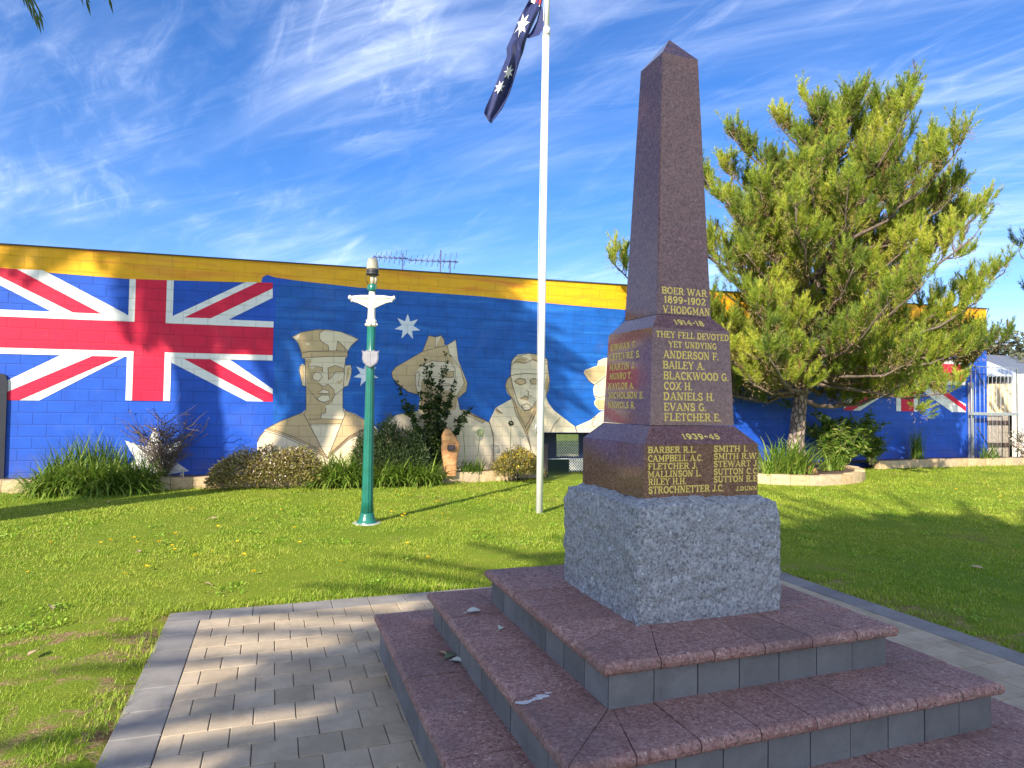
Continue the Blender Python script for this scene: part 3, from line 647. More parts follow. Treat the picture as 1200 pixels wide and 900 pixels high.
Wc = [[(vw0, fb), (vw1, fb), (vw1, hw0), (fr, hw0 + .02), (fr, hw1 + .02), (vw1, hw1), (vw1, tW0 + .02), (vw0, tW0 - .01), (vw0, hw1), (fl, hw1 - .02), (fl, hw0 - .02), (vw0, hw0)]]
Rc = [[(vr0, fb), (vr1, fb), (vr1, hr0), (fr, hr0 + .02), (fr, hr1 + .02), (vr1, hr1), (vr1, tW0 + .015), (vr0, tW0 - .005), (vr0, hr1), (fl, hr1 - .02), (fl, hr0 - .02), (vr0, hr0)]]
paint_poly(Wc, 'painted_white_cross', P['white'], 4, raw=True); paint_poly(Rc, 'painted_red_cross', P['red'], 5, raw=True)
# the second flag at the far end
g1 = on_wall(1131.5, 450)[0]; gv0, gv1 = on_wall(1055.5, 478)[0], on_wall(1070.5, 478)[0]; gw0, gw1 = on_wall(1050, 478)[0], on_wall(1076, 478)[0]
gr1, gr0 = on_wall(1131, 427.5)[1], on_wall(1131, 446.5)[1]; gq1, gq0 = on_wall(1131, 422.5)[1], on_wall(1131, 451.5)[1]
g0 = (gv0 + gv1) - g1; gb = on_wall(1130, 483)[1]; gt = (gr0 + gr1) - gb
W2, R2 = union(g0, g1, gb, gt, gv0, gv1, gw0, gw1, gr0, gr1, gq0, gq1)
paint_poly(W2[:4], 'painted_saltire', P['white'], 2, raw=True); paint_poly(R2[:4], 'painted_red_arm', P['red'], 3, raw=True)
paint_poly(W2[4:], 'painted_white_cross', P['white'], 4, raw=True); paint_poly(R2[4:], 'painted_red_cross', P['red'], 5, raw=True)
def star7(u, v, r, inner=.45, ph=0):
    s, z = on_wall(u, v); rr = on_wall(u + r, v)[0] - s
    rz = z - on_wall(u, v + r)[1]
    return [(s + rr * (1 if i % 2 == 0 else inner) * math.sin(ph + math.pi * i / 7), z + rz * (1 if i % 2 == 0 else inner) * math.cos(ph + math.pi * i / 7)) for i in range(14)]
paint_poly([star7(477.5, 383, 15.5), star7(429, 439, 15)], 'painted_star', P['star'], 2, raw=True)
paint_poly([star7(180, 543, 43, .5)], 'painted_star', P['white'], 2, raw=True)
# sailor
K = (300, 370, 4.74)
paint_poly([[(-2, 900), (5, 760), (8, 700), (20, 670), (55, 628), (130, 588), (260, 535), (278, 520), (278, 392), (260, 388), (246, 340), (238, 305), (243, 278), (258, 268), (272, 272), (272, 240), (256, 236), (252, 208), (240, 165), (228, 145), (200, 118), (250, 92), (340, 76), (400, 78), (470, 88), (530, 110), (570, 130), (530, 165), (510, 200), (510, 225), (495, 237), (497, 278), (512, 272), (527, 275), (532, 295), (526, 345), (512, 388), (490, 396), (482, 412), (482, 508), (495, 525), (560, 550), (605, 578), (650, 602), (690, 650), (720, 720), (740, 900)]], 'painted_sailor', P['cream'], 2, *K)
paint_poly([[(240, 165), (232, 132), (250, 92), (340, 76), (380, 76), (355, 95), (350, 122), (365, 145), (400, 165), (405, 195), (300, 197), (252, 208)], [(256, 236), (254, 210), (300, 199), (400, 196), (500, 196), (510, 205), (508, 226), (400, 226), (320, 230)], [(445, 194), (455, 140), (480, 160), (508, 192)],
    [(273, 242), (305, 238), (305, 262), (292, 288), (315, 280), (365, 285), (368, 312), (340, 308), (316, 328), (314, 352), (345, 366), (372, 392), (400, 380), (432, 410), (437, 440), (420, 475), (395, 492), (345, 470), (282, 400), (276, 300)], [(402, 355), (400, 290), (440, 276), (480, 290), (485, 312), (440, 312), (418, 325), (412, 350)], [(278, 402), (340, 470), (388, 496), (388, 512), (385, 540), (362, 545), (360, 570), (290, 582), (265, 545), (278, 520)],
    [(130, 588), (258, 537), (290, 584), (300, 605), (350, 700), (392, 792), (300, 728), (180, 670), (55, 628)], [(495, 527), (560, 552), (605, 580), (645, 602), (600, 635), (500, 700), (400, 792), (440, 690), (478, 602)], [(444, 368), (470, 360), (482, 345), (480, 365), (462, 378)], [(245, 290), (262, 275), (268, 330), (262, 378), (252, 345)], [(505, 290), (522, 285), (515, 340), (500, 370)], [(290, 576), (365, 572), (480, 575), (475, 600), (300, 602)]], 'painted_shading', P['tan'], 3, *K)
paint_poly([[(312, 340), (330, 312), (355, 315), (368, 340), (350, 362), (325, 360)], [(346, 425), (370, 408), (400, 415), (405, 432), (375, 432)], [(340, 458), (365, 440), (405, 442), (412, 468), (380, 480), (350, 474)], [(275, 152), (296, 150), (298, 162), (280, 165)], [(292, 285), (310, 272), (328, 284), (315, 298)]], 'painted_highlights', P['cream'], 4, *K)
paint_lines([[(200, 118), (250, 92), (340, 76), (400, 78), (470, 88), (570, 130), (530, 165), (508, 200), (508, 226)], [(200, 118), (232, 145), (252, 208), (256, 236), (320, 230), (400, 226), (508, 226)], [(252, 208), (300, 198), (400, 195), (508, 196)], [(380, 76), (355, 95), (350, 122), (365, 145), (400, 165), (405, 195)], [(445, 195), (455, 140), (508, 195)], [(272, 240), (276, 392), (340, 466), (395, 494), (420, 476), (437, 440), (484, 405), (497, 236)],
    [(272, 272), (245, 276), (240, 310), (258, 388), (276, 392)], [(497, 276), (527, 273), (530, 320), (512, 388), (488, 396)], [(278, 402), (278, 520), (265, 545), (395, 795), (495, 545), (482, 510), (482, 410)], [(290, 576), (365, 572), (480, 575)], [(300, 602), (475, 600)], [(55, 628), (130, 588), (262, 536)], [(495, 525), (605, 580)], [(48, 640), (150, 668), (260, 720), (395, 790)], [(55, 632), (160, 662), (270, 712), (395, 782)], [(62, 624), (170, 655), (280, 704), (395, 772)], [(600, 640), (510, 690), (400, 790)], [(600, 632), (510, 680), (402, 780)], [(605, 624), (515, 670), (405, 768)],
    [(312, 340), (330, 312), (355, 315), (368, 340), (350, 362), (325, 360), (312, 340)], [(400, 290), (440, 276), (485, 292), (485, 312), (440, 312), (412, 350), (402, 355), (400, 290)], [(292, 285), (325, 278), (368, 288), (368, 312)], [(345, 378), (372, 394), (400, 380), (432, 410), (437, 440)], [(346, 425), (370, 408), (405, 418), (405, 432), (346, 432)], [(340, 458), (365, 440), (405, 442), (412, 468), (380, 480), (350, 474), (340, 458)], [(360, 570), (362, 545), (385, 540), (388, 512)], [(8, 700), (20, 670), (48, 640)]], 5, *K)
# slouch hat soldier
K = (440, 380, 5.0)
paint_poly([[(20, 950), (18, 640), (60, 575), (120, 530), (250, 505), (262, 430), (250, 412), (190, 395), (120, 340), (98, 310), (95, 280), (120, 250), (275, 160), (312, 66), (350, 75), (385, 66), (402, 92), (405, 122), (420, 120), (470, 90), (485, 210), (538, 345), (530, 395), (480, 430), (495, 500), (645, 565), (665, 575), (690, 640), (692, 950)]], 'painted_soldier', P['cream'], 2, *K)
paint_poly([[(277, 158), (312, 66), (350, 75), (350, 140)], [(352, 138), (378, 80), (386, 68), (402, 92), (403, 122)], [(95, 280), (120, 250), (277, 160), (420, 124), (432, 175), (470, 240), (440, 222), (330, 215), (268, 240), (232, 285), (230, 360), (250, 412), (190, 395), (120, 340), (98, 310)], [(500, 280), (536, 345), (528, 395), (490, 430), (470, 430), (512, 370), (520, 345)], [(390, 280), (460, 275), (455, 312), (390, 312)], [(502, 500), (520, 500), (645, 562), (628, 580)], [(270, 330), (300, 330), (350, 380), (400, 390), (440, 390), (480, 440), (470, 500), (330, 520), (260, 500), (262, 420)]], 'painted_shading', P['tan'], 3, *K)
paint_lines([[(275, 160), (312, 66), (350, 75), (385, 66), (402, 92), (405, 122)], [(350, 75), (350, 140)], [(275, 160), (340, 142), (420, 122), (470, 90), (485, 210), (538, 345), (530, 395), (480, 430)], [(275, 160), (120, 250), (95, 280), (98, 310), (120, 340), (190, 395), (250, 412)], [(420, 122), (432, 175), (500, 260), (520, 345), (470, 430)], [(265, 240), (330, 215), (440, 222), (466, 260), (466, 320), (440, 390)], [(248, 412), (232, 350), (234, 290), (248, 275), (258, 290), (250, 360)], [(390, 280), (460, 275), (455, 312), (390, 312), (390, 280)], [(390, 345), (440, 352)], [(400, 358), (440, 358)], [(502, 500), (645, 562), (628, 580), (502, 515)], [(480, 430), (495, 500), (665, 575), (690, 640), (692, 900)], [(18, 640), (60, 575), (120, 530), (250, 505)]], 5, *K)
# third and fourth figures
K = (560, 390, 5.294)
bz_ = [(366, 617.5), (366, 860)]
paint_poly([[(60, 900), (98, 660), (70, 550), (110, 465), (200, 415), (208, 404), (180, 370), (168, 330), (180, 290), (202, 268), (207, 180), (225, 152), (250, 135), (310, 127), (400, 140), (430, 165), (435, 230), (445, 300), (440, 350), (422, 395), (440, 440), (470, 480), (600, 580), (610, 617.5), (388, 617.5), (386, 900)]], 'painted_airman', P['cream'], 2, *K)
paint_poly([[(604, 582), (700, 540), (760, 490), (790, 480), (752, 480), (725, 450), (720, 430), (732, 410), (720, 390), (715, 350), (722, 322), (690, 300), (655, 250), (665, 230), (720, 210), (740, 205), (745, 175), (780, 158), (830, 150), (860, 160), (880, 210), (940, 225), (960, 250), (900, 310), (890, 400), (870, 480), (940, 530), (960, 617.5), (612, 617.5)]], 'painted_nurse', P['cream'], 2, *K)
paint_poly([[(180, 290), (204, 265), (214, 310), (226, 395), (210, 402), (180, 370), (168, 330)], [(215, 185), (260, 145), (310, 160), (290, 190), (235, 190)], [(320, 135), (380, 140), (425, 175), (400, 200), (340, 170)], [(225, 300), (255, 282), (292, 290), (298, 312), (262, 325), (232, 315)], [(322, 295), (345, 282), (365, 290), (365, 318), (330, 318)], [(430, 245), (443, 300), (440, 345), (424, 390), (412, 330)], [(262, 410), (290, 390), (315, 400), (312, 420), (280, 416)], [(212, 405), (262, 470), (300, 488), (340, 462), (362, 430), (364, 500), (330, 560), (310, 640), (285, 600), (240, 500)], [(108, 470), (150, 500), (130, 505), (112, 490)], [(660, 248), (668, 232), (740, 208), (790, 200), (790, 260), (720, 310), (690, 298)], [(725, 440), (735, 415), (785, 420), (785, 470), (752, 478)]], 'painted_shading', P['tan'], 3, *K)
paint_lines([[(200, 415), (208, 404), (170, 335), (180, 290), (202, 268), (207, 180), (225, 152), (310, 127), (400, 140), (430, 165), (435, 230), (445, 300), (422, 395)], [(207, 200), (240, 175), (290, 190), (340, 165), (430, 195)], [(202, 268), (230, 258), (300, 252), (365, 256), (432, 250)], [(202, 268), (215, 330), (250, 440), (290, 485), (330, 470), (370, 410)], [(225, 300), (255, 282), (292, 290), (298, 312), (262, 325), (225, 300)], [(322, 295), (345, 282), (370, 290), (365, 318), (330, 318), (322, 295)], [(300, 355), (315, 365), (310, 385), (330, 395)], [(262, 410), (290, 390), (315, 400)], [(270, 450), (300, 440), (330, 455), (320, 480), (285, 480), (270, 450)], [(212, 405), (235, 500), (290, 610), (320, 690), (328, 760)], [(222, 405), (250, 500), (300, 600), (335, 740)], [(362, 480), (330, 560), (300, 610)], [(350, 480), (320, 540), (290, 590)], [(110, 465), (150, 500), (110, 480)], [(70, 550), (98, 660), (95, 760)], [(508, 530), (470, 570), (450, 617)], [(604, 582), (615, 617)], [(655, 250), (690, 300), (722, 322), (790, 270)], [(720, 390), (745, 400), (790, 395)], [(722, 525), (705, 570), (728, 585)]], 5, *K, w=.012)
# --- recess under the mural: dark alcove with a lattice hatch
rc = MB()
rc.add([(o0, .2, -.1), (o1, .2, -.1), (o1, .75, -.1), (o0, .75, -.1), (o0, .2, oz), (o1, .2, oz), (o1, .75, oz), (o0, .75, oz)], [(0, 1, 2, 3), (4, 7, 6, 5), (0, 3, 7, 4), (1, 5, 6, 2)])
M['alcove'] = simple('dark_blue_panel', (.018, .028, .075), .6, var=.2)
rec = rc.build('alcove', M['alcove'], bld, False)
l0, l1 = on_wall(652, 520, -.6)[0], on_wall(678, 520, -.6)[0]; lz1, lz0 = on_wall(660, 509, -.6)[1], on_wall(660, 535, -.6)[1]
mb = MB(); y0, y1 = .60, .64
mb.box(o0, l0, y0, y1, .40, oz); mb.box(l1, o1, y0, y1, .40, oz); mb.box(l0, l1, y0, y1, lz1, oz) if lz1 < oz - .01 else None
mb.box(l0, l1, y0, y1, .40, lz0); mb.build('alcove_panel', M['alcove'], bld)
def lattice(s0, s1, z0, z1, y, pitch=.06, w=.012):
    mb = MB(); L = (s1 - s0) + (z1 - z0); n = int(L / pitch) + 1
    for k in range(-n, n + 1):
        for sg in (1, -1):
            # line z - z0 = sg*(x - s0) + k*pitch, clipped
            pts = []
            for i in range(2):
                pass
            c = k * pitch + (0 if sg == 1 else (z1 - z0) * .5)
            xs = []
            for x in (s0, s1):
                z = z0 + sg * (x - s0) + c
                if z0 <= z <= z1: xs.append((x, z))
            for z in (z0, z1):
                x = s0 + (z - z0 - c) / sg
                if s0 < x < s1: xs.append((x, z))
            if len(xs) >= 2:
                a, b = xs[0], xs[1]
                if math.hypot(a[0] - b[0], a[1] - b[1]) > .03:
                    d = Vector((b[0] - a[0], 0, b[1] - a[1])).normalized(); nrm = Vector((-d.z, 0, d.x)) * w / 2; yy = y + (.004 if sg == 1 else -.004)
                    A, B = Vector((a[0], yy, a[1])), Vector((b[0], yy, b[1]))
                    mb.add([A - nrm, A + nrm, B + nrm, B - nrm], [(0, 1, 2, 3)])
    return mb
lattice(l0, l1, lz0, lz1, .59).build('lattice', simple('cream_lattice', (.75, .72, .55), .6), bld, False)
k0, k1 = on_wall(668, 550, -.4)[0], o1; lattice(k0, k1, .12, .40, .45).build('lattice', M['white_paint'], bld, False)
mb = MB(); mb.tube([(o0, .10, on_wall(650, 538, -.1)[1]), (o1, .10, on_wall(650, 538, -.1)[1] + .005)], .012, 8); mb.build('rail', M['steel'], bld)
mb = MB(); mb.box(o0 - .05, o1 + .3, -.62, .15, -.1, .045, .02); mb.build('door_sill', simple('pale_concrete', (.55, .53, .48), .85, var=.15, scale=6, bmp=.2), bld)
mb = MB(); mb.box(o0 + .03, o0 + .17, -.04, .10, -.1, on_wall(640, 520)[1], .01); mb.build('alcove_post', simple('dark_timber', (.05, .04, .04), .7), bld)

# ------------------------------------------------------------------ garden beds and edging
def stone_block_mat():
    m, nt, b, o = mat('sandstone_block'); co = objco(nt); g = nd(nt, 'ShaderNodeNewGeometry')
    c = ramp(nt, g.outputs['Random Per Island'], [(0, (.52, .37, .20)), (.5, (.60, .45, .26)), (1, (.46, .36, .24))])
    f = noisef(nt, co, 12, 6, .7); c = mixc(nt, mapr(nt, f, .4, .75, 0, .6), c, (.22, .15, .09))
    nt.links.new(c, b.inputs['Base Color']); b.inputs['Roughness'].default_value = .9; bump(nt, b, f, .6, .02); return m
M['block'] = stone_block_mat()
M['soil'] = simple('garden_soil', (.10, .062, .045), .95, var=.4, scale=10, bmp=.6)
def edging(path, h, label, blk=.34, th=.2, zf=None):
    """path: points along the front foot of the stones, laid in order"""
    t = thing('garden_edging', label, 'edging', (0, 0, 0)); mb = MB()
    seg = [(path[i + 1] - path[i]).length for i in range(len(path) - 1)]; L = sum(seg); n = max(1, round(L / blk))
    def at(d):
        for i, s in enumerate(seg):
            if d <= s + 1e-6 or i == len(seg) - 1:
                return path[i].lerp(path[i + 1], min(1, d / s))
            d -= s
    for i in range(n):
        a, b = at(L * i / n + .004), at(L * (i + 1) / n - .004); d = (b - a); d.z = 0; d.normalize(); nrm = Vector((-d.y, d.x, 0)) * th
        z0 = (a.z + b.z) / 2; hh = h + rnd.uniform(-.008, .008); bm = bmesh.new(); bmesh.ops.create_cube(bm, size=1)
        bmesh.ops.subdivide_edges(bm, edges=bm.edges[:], cuts=3, use_grid_fill=True)
        for v in bm.verts:
            x, y, z = v.co + Vector((.5, .5, .5)); p = a.lerp(b, x) + nrm * y; p.z = z0 - .06 + z * (hh + .06)
            q = noise.noise(p * 9) * .010 + noise.noise(p * 25) * .006
            edge = (abs(v.co.x) > .49) + (abs(v.co.z) > .49) + (abs(v.co.y) > .49)
            if edge == 1: p -= nrm.normalized() * (q + .008) if y < .5 else Vector((0, 0, 0))
            v.co = p
        mb.bm(bm)
    o = mb.build('stone_course', M['block'], t); return t
def wpath(s0, s1, off, n=8):
    out = []
    for i in range(n + 1):
        p = wall_pt(s0 + (s1 - s0) * i / n, off, 0); p.z = lawn_z(p.x, p.y); out.append(p)
    return out
OFF = .50
sA, sB, sC = on_wall(-30, 580, OFF)[0], on_wall(600, 560, OFF)[0], on_wall(1030, 550, OFF)[0]
edging(wpath(sA, on_wall(395, 560, OFF)[0], OFF), .20, 'long low stone edging at left beneath the big painted flag')
edging(wpath(on_wall(395, 560, OFF)[0] + .02, sB, OFF, 4), .20, 'short stone edging in front of the carved plaque stone')
edging(wpath(sC, 17.5, OFF, 6), .20, 'low sandstone edging running along to the metal gate')
cc = Vector((6.0, 15.25, 0)); ring = []
for i in range(25):
    a = R(205 + (368 - 205) * i / 24); p = cc + Vector((math.cos(a) * 2.0, math.sin(a) * 1.75, 0)); p.z = lawn_z(p.x, p.y); ring.append(p)
edging(ring, .20, 'curved sandstone edging around the pine tree bed', .38)
def soil():
    mb = MB()
    def strip(s0, s1, z):
        n = 40; vs = []
        for i in range(n + 1):
            s = s0 + (s1 - s0) * i / n
            for off, dz in ((.0, .03), (.15, .03), (.30, .0)):
                p = wall_pt(s, max(off, .012), 0); p.z = lawn_z(p.x, p.y) + z + dz + .02 * noise.noise(p * 3); vs.append(p)
        mb.add(vs, [(i * 3 + j, i * 3 + j + 1, i * 3 + j + 4, i * 3 + j + 3) for i in range(n) for j in range(2)], 0, True)
    strip(sA - .5, o0 - .06, .165); strip(4.0, SE + 4, .165)
    vs = [cc + Vector((0, 0, .20))]; n = 24
    for i in range(n + 1):
        a = R(200 + (372 - 200) * i / n); p = cc + Vector((math.cos(a) * 1.85, math.sin(a) * 1.6, 0)); p.z = lawn_z(p.x, p.y) + .16; vs.append(p)
    mb.add(vs, [(0, i, i + 1) for i in range(1, n + 1)], 0, True)
    o = mb.build('garden_soil', M['soil'], None, False); tag(o, kind='structure')
soil()

# ------------------------------------------------------------------ flagpole and flag
fp = ground(632, 601); fpt = thing('flagpole', 'tall slim white flagpole standing on the lawn', 'flagpole', fp, 0)
mb = MB(); H = 9.2
mb.tube([(0, 0, -.05), (0, 0, 3), (.004, 0, 7.27)], [.052, .050, .046], 20); mb.tube([(.006, 0, 7.27), (.03, 0, H)], [.038, .032], 20); mb.build('pole', M['white_paint'], fpt)
mb = MB(); mb.tube([(.004, 0, 7.19), (.004, 0, 7.30)], .055, 20); mb.build('collar', M['white_paint'], fpt)
mb = MB(); mb.tube([(-.06, -.03, 1.25), (-.066, -.02, 4), (-.05, -.01, 7.2), (.0, -.02, H - .1)], .004, 6); mb.build('halyard', M['white_paint'], fpt)
mb = MB(); mb.tube([(-.055, -.03, 1.18), (-.075, -.035, 1.25), (-.06, -.03, 1.33)], .010, 8); mb.tube([(-.05, 0, 1.25), (-.075, -.035, 1.25)], .008, 8); mb.build('cleat', M['steel'], fpt)
mb = MB(); mb.lathe([(.0, H + .10), (.04, H + .08), (.055, H + .03), (.04, H - .02), (.0, H - .03)], 16, (.03, 0)); mb.build('finial', M['gold'], fpt)
# the flag hangs limp: fly direction runs down and to the left, the width is folded up
def flag():
    fm, nt, b, o = mat('navy_flag_cloth'); co = objco(nt); c = mixc(nt, noisef(nt, co, 5), (.006, .013, .085), (.012, .026, .15)); nt.links.new(c, b.inputs['Base Color']); b.inputs['Roughness'].default_value = .7
    b.inputs['Sheen Weight'].default_value = .2
    t = nd(nt, 'ShaderNodeBsdfTranslucent', {'Color': c}); mx = nd(nt, 'ShaderNodeMixShader', {0: .2, 1: b.outputs[0], 2: t.outputs[0]}); nt.links.new(mx.outputs[0], o.inputs[0])
    D = fp.y - .02
    # left and right silhouette along the fly (photo pixels), from the hoist to the tip
    path = [(0.0, (626, -26), (640, -22)), (.16, (620, 0), (634, 8)), (.34, (608, 22), (624, 30)), (.46, (600, 42), (617, 46)), (.54, (593.5, 56), (613, 62)), (.60, (594, 66), (609, 72)), (.70, (586, 86), (603, 92)), (.80, (578, 106), (598, 108)), (.92, (569, 126), (589, 127)), (.97, (567, 133), (580, 139)), (1.0, (571, 140), (576, 144))]
    tt = [p[0] for p in path]
    def edge(t, k): return (np.interp(t, tt, [p[1 + k][0] for p in path]), np.interp(t, tt, [p[1 + k][1] for p in path]))
    def S(u, v):
        """u along the fly 0..1, v across the cloth 0..1 -> world point; cloth folds in depth"""
        ph = 2.2 * u + .3 * math.sin(6 * u)
        a = v * 3.0 * math.pi; x = .5 - .5 * math.cos(a + .25 * math.sin(5 * u)) if v > .34 else v / .34 * .5 - 0
        x = v if v < .55 else (1 - (v - .55) * 1.0 if v < .8 else .75 + (v - .8) * 1.25)
        x = max(0, min(1, x / .55 * .5 if v < .55 * 0 else x))
        (lx, ly), (rx, ry) = edge(u, 0), edge(u, 1)
        # S fold: front panel covers most of the width, the rest tucks behind
        xx = min(1, v / .55) if v < .55 else (1 - (v - .55) / .22 * .8 if v < .77 else .2 + (v - .77) / .23 * .75)
        dep = .055 * math.sin(4.2 * xx + 5 * u) + .03 * math.sin(9.5 * xx - 7 * u) + .10 * math.exp(-((u - .50 - .10 * (xx - .5)) / .045) ** 2) + (0 if v < .55 else .05 + .05 * (v - .55)) + .03 * math.sin(9 * u + 2 * v)
        lag = .0 + .10 * (v - .3) * (1 if v > .55 else .3)
        px, py = lx + (rx - lx) * xx, ly + (ry - ly) * xx + 14 * lag * u
        return at_depth(px, py, D + dep)
    nu, nv = 70, 40; V = [S(i / nu, j / nv) for i in range(nu + 1) for j in range(nv + 1)]
    F = np.array([(i * (nv + 1) + j, i * (nv + 1) + j + 1, (i + 1) * (nv + 1) + j + 1, (i + 1) * (nv + 1) + j) for i in range(nu) for j in range(nv)])
    fo = np_mesh('flag', np.array([tuple(p) for p in V]), F, fm, None, True); tag(fo, 'limp navy flag with white stars hanging at the top of the white pole', 'flag')
    # corner of the hoist: a loop of cloth running back to the pole
    mb = MB(); pts = []
    A = [(634, 6), (629, 25), (622, 38), (616, 44)]; B = [(638, 18), (636.5, 34), (632, 41), (620, 45)]
    for i in range(4): pts.append((at_depth(*A[i], D + .02 + .03 * math.sin(i)), at_depth(*B[i], D - .02 + .04 * math.cos(i * 1.3))))
    vs = [p for q in pts for p in q]; mb.add(vs, [(2 * i, 2 * i + 1, 2 * i + 3, 2 * i + 2) for i in range(3)], 0, True); mb.build('hoist_corner', fm, fo, False)
    ws = simple('white_star_cloth', (.68, .68, .70), .8)
    mb = MB()
    def cloth_star(u0, v0, ru, rv, ph, inner=.45):
        mb = MB(); n = 14; rings = 5; vs = [S(u0, v0) + Vector((0, -.012, 0))]
        for k in range(1, rings + 1):
            for i in range(n):
                r = (1 if i % 2 == 0 else inner) * k / rings; a = ph + 2 * math.pi * i / n; vs.append(S(u0 + ru * r * math.cos(a), max(0.01, min(.54, v0 + rv * r * math.sin(a)))) + Vector((0, -.014, 0)))
        fs = [(0, i + 1, (i + 1) % n + 1) for i in range(n)] + [(1 + k * n + i, 1 + (k + 1) * n + i, 1 + (k + 1) * n + (i + 1) % n, 1 + k * n + (i + 1) % n) for k in range(rings - 1) for i in range(n)]
        mb.add(vs, fs); mb.build('star', ws, fo, False)
    cloth_star(.37, .20, .10, .24, .2); cloth_star(.68, .28, .045, .17, .4); cloth_star(.78, .17, .045, .16, .1)
    mb = MB()
    mb.add([S(.10, .1) + Vector((0, -.012, 0)), S(.10, .5) + Vector((0, -.012, 0)), S(.17, .5) + Vector((0, -.012, 0)), S(.17, .1) + Vector((0, -.012, 0))], [(0, 1, 2, 3)]); mb.build('white_canton_bar', ws, fo, False)
    mb = MB(); mb.add([S(.06, .1) + Vector((0, -.014, 0)), S(.06, .5) + Vector((0, -.014, 0)), S(.155, .5) + Vector((0, -.02, 0)), S(.155, .3) + Vector((0, -.02, 0))], [(0, 1, 2, 3)]); mb.build('red_canton_bar', simple('red_cloth', (.45, .02, .03), .8), fo, False)
flag()

# ------------------------------------------------------------------ green lamp post with cream bracket
lp = ground(430, 613); lamp = thing('lamp_post', 'fluted green iron post with cream scrolled bracket and shield plaque', 'lamp post', lp, 0)
def LZ(v): return at_depth(433, v, lp.y).z
def LX(du): return du * lp.y / FPX
mb = MB(); fl_ = lambda j, z: 1 - .10 * (j % 4 == 0) - .03 * (j % 4 in (1, 3))
r0 = LX(7.7) ; r1 = LX(4.8)
mb.lathe([(r0 * 1.0, .10), (r0 * .86, .30), (r0 * .80, .9), (r1 * 1.02, 2.0), (r1, LZ(374))], 48, flute=fl_); mb.build('post', M['green_paint'], lamp)
mb = MB(); mb.lathe([(r0 * 1.55, -.03), (r0 * 1.55, .015), (r0 * 1.40, .03), (r0 * 1.22, .055), (r0 * 1.05, .11), (r0 * .98, .14), (.02, .14)], 32); mb.build('base_flange', M['green_paint'], lamp)
mb = MB(); mb.lathe([(.0, -.05), (.185, -.05), (.185, .004), (.175, .010), (.0, .010)], 28); mb.build('footing', simple('footing_concrete', (.36, .37, .36), .9, var=.25, scale=12, bmp=.3), lamp)
mb = MB(); zz = [LZ(v) for v in (383, 381, 378, 375.5, 374, 371, 362, 350, 342, 341)]
mb.lathe([(r1 * 1.02, zz[0]), (r1 * 1.30, zz[1]), (r1 * 1.22, zz[2]), (r1 * 1.32, zz[3]), (r1 * .92, zz[4]), (r1 * .92, zz[5]), (r1 * .88, zz[6]), (r1 * .80, zz[7]), (r1 * .74, zz[8]), (r1 * .70, zz[9])], 24)
for k in range(8):
    a = 2 * math.pi * k / 8; mb.lathe([(.0, zz[1] - .012), (.016, zz[1]), (.016, zz[1] + .016), (0, zz[1] + .028)], 8, (r1 * 1.3 * math.cos(a), r1 * 1.3 * math.sin(a)))
mb.build('collar', M['cream_iron'], lamp)
mb = MB(); zt = LZ(348); tip = LX(27)
for sg in (1, -1):
    def A(x, dz): return (sg * x, -.01, zt + dz)
    mb.tube([A(0, -.01), A(tip * .5, -.008), A(tip * .93, -.012)], [.034, .030, .018], 10); mb.tube([A(tip * .86, -.018), A(tip * .97, -.012), A(tip * 1.02, -.022)], [.022, .034, .012], 10)
    for q in range(6):                                  # hanging scrolls that shorten towards the tip
        x = tip * (.16 + .13 * q); dep = .125 * (1 - q / 7.5); pts = []
        for i in range(13):
            a = R(90 + 300 * i / 12); rr = dep * .34 * (1 - .035 * i); pts.append(A(x + math.cos(a) * rr * .95, -.03 - dep * .42 + math.sin(a) * rr))
        mb.tube(pts, .0095, 6); mb.lathe([(0, -.016), (.016, -.006), (.016, .006), (0, .016)], 8, (0, 0)) if False else None
        mb.tube([A(x, -.02), A(x - .01, -.03 - dep * .9)], [.012, .006], 6); mb.tube([A(x + tip * .06, -.02), A(x + tip * .06, -.05 - dep * .42)], [.012, .014], 6)
    mb.tube([A(r1 * .5, -.15), A(tip * .30, -.115), A(tip * .6, -.075), A(tip * .95, -.03)], [.013, .012, .011, .008], 8)
mb.build('bracket', M['cream_iron'], lamp)
mb = MB(); za, zb = LZ(411), LZ(431); sh = [(-1, 1), (-.75, .86), (-.4, 1), (0, .90), (.4, 1), (.75, .86), (1, 1), (.92, .55), (.95, 0), (.80, -.45), (.45, -.75), (0, -1), (-.45, -.75), (-.80, -.45), (-.95, 0), (-.92, .55)]
sw = LX(10); zm = (za + zb) / 2; hh = (za - zb) / 2
mb.prism(sh, lambda x, z, s: (.015 + x * sw, -.095 + .018 * s - .0, zm + z * hh)); shield = mb.build('shield_plaque', M['pewter'], lamp)
mb = MB(); mb.prism([(x * .86, z * .86) for x, z in sh], lambda x, z, s: (.015 + x * sw, -.100 + .004 * s, zm + z * hh))
for k in range(4): mb.box(.015 - sw * (.55 - .05 * k), .015 + sw * (.55 - .05 * k), -.104, -.0995, zm + hh * (.50 - .28 * k) - .006, zm + hh * (.50 - .28 * k) + .006)
mb.box(.011, .019, -.106, -.0997, zm - hh * .7, zm + hh * .7); mb.build('relief', simple('worn_pewter', (.25, .245, .28), .5, .3), shield)
mb = MB(); mb.tube([(.015, -.08, zm + .05), (.015, 0, zm + .05)], .01, 8); mb.tube([(.015, -.08, zm - .05), (.015, 0, zm - .05)], .01, 8); mb.build('plaque_stud', M['pewter'], lamp)
z1, z2, z3, z4, z5, z6 = LZ(341), LZ(333), LZ(322), LZ(319), LZ(316), LZ(303)
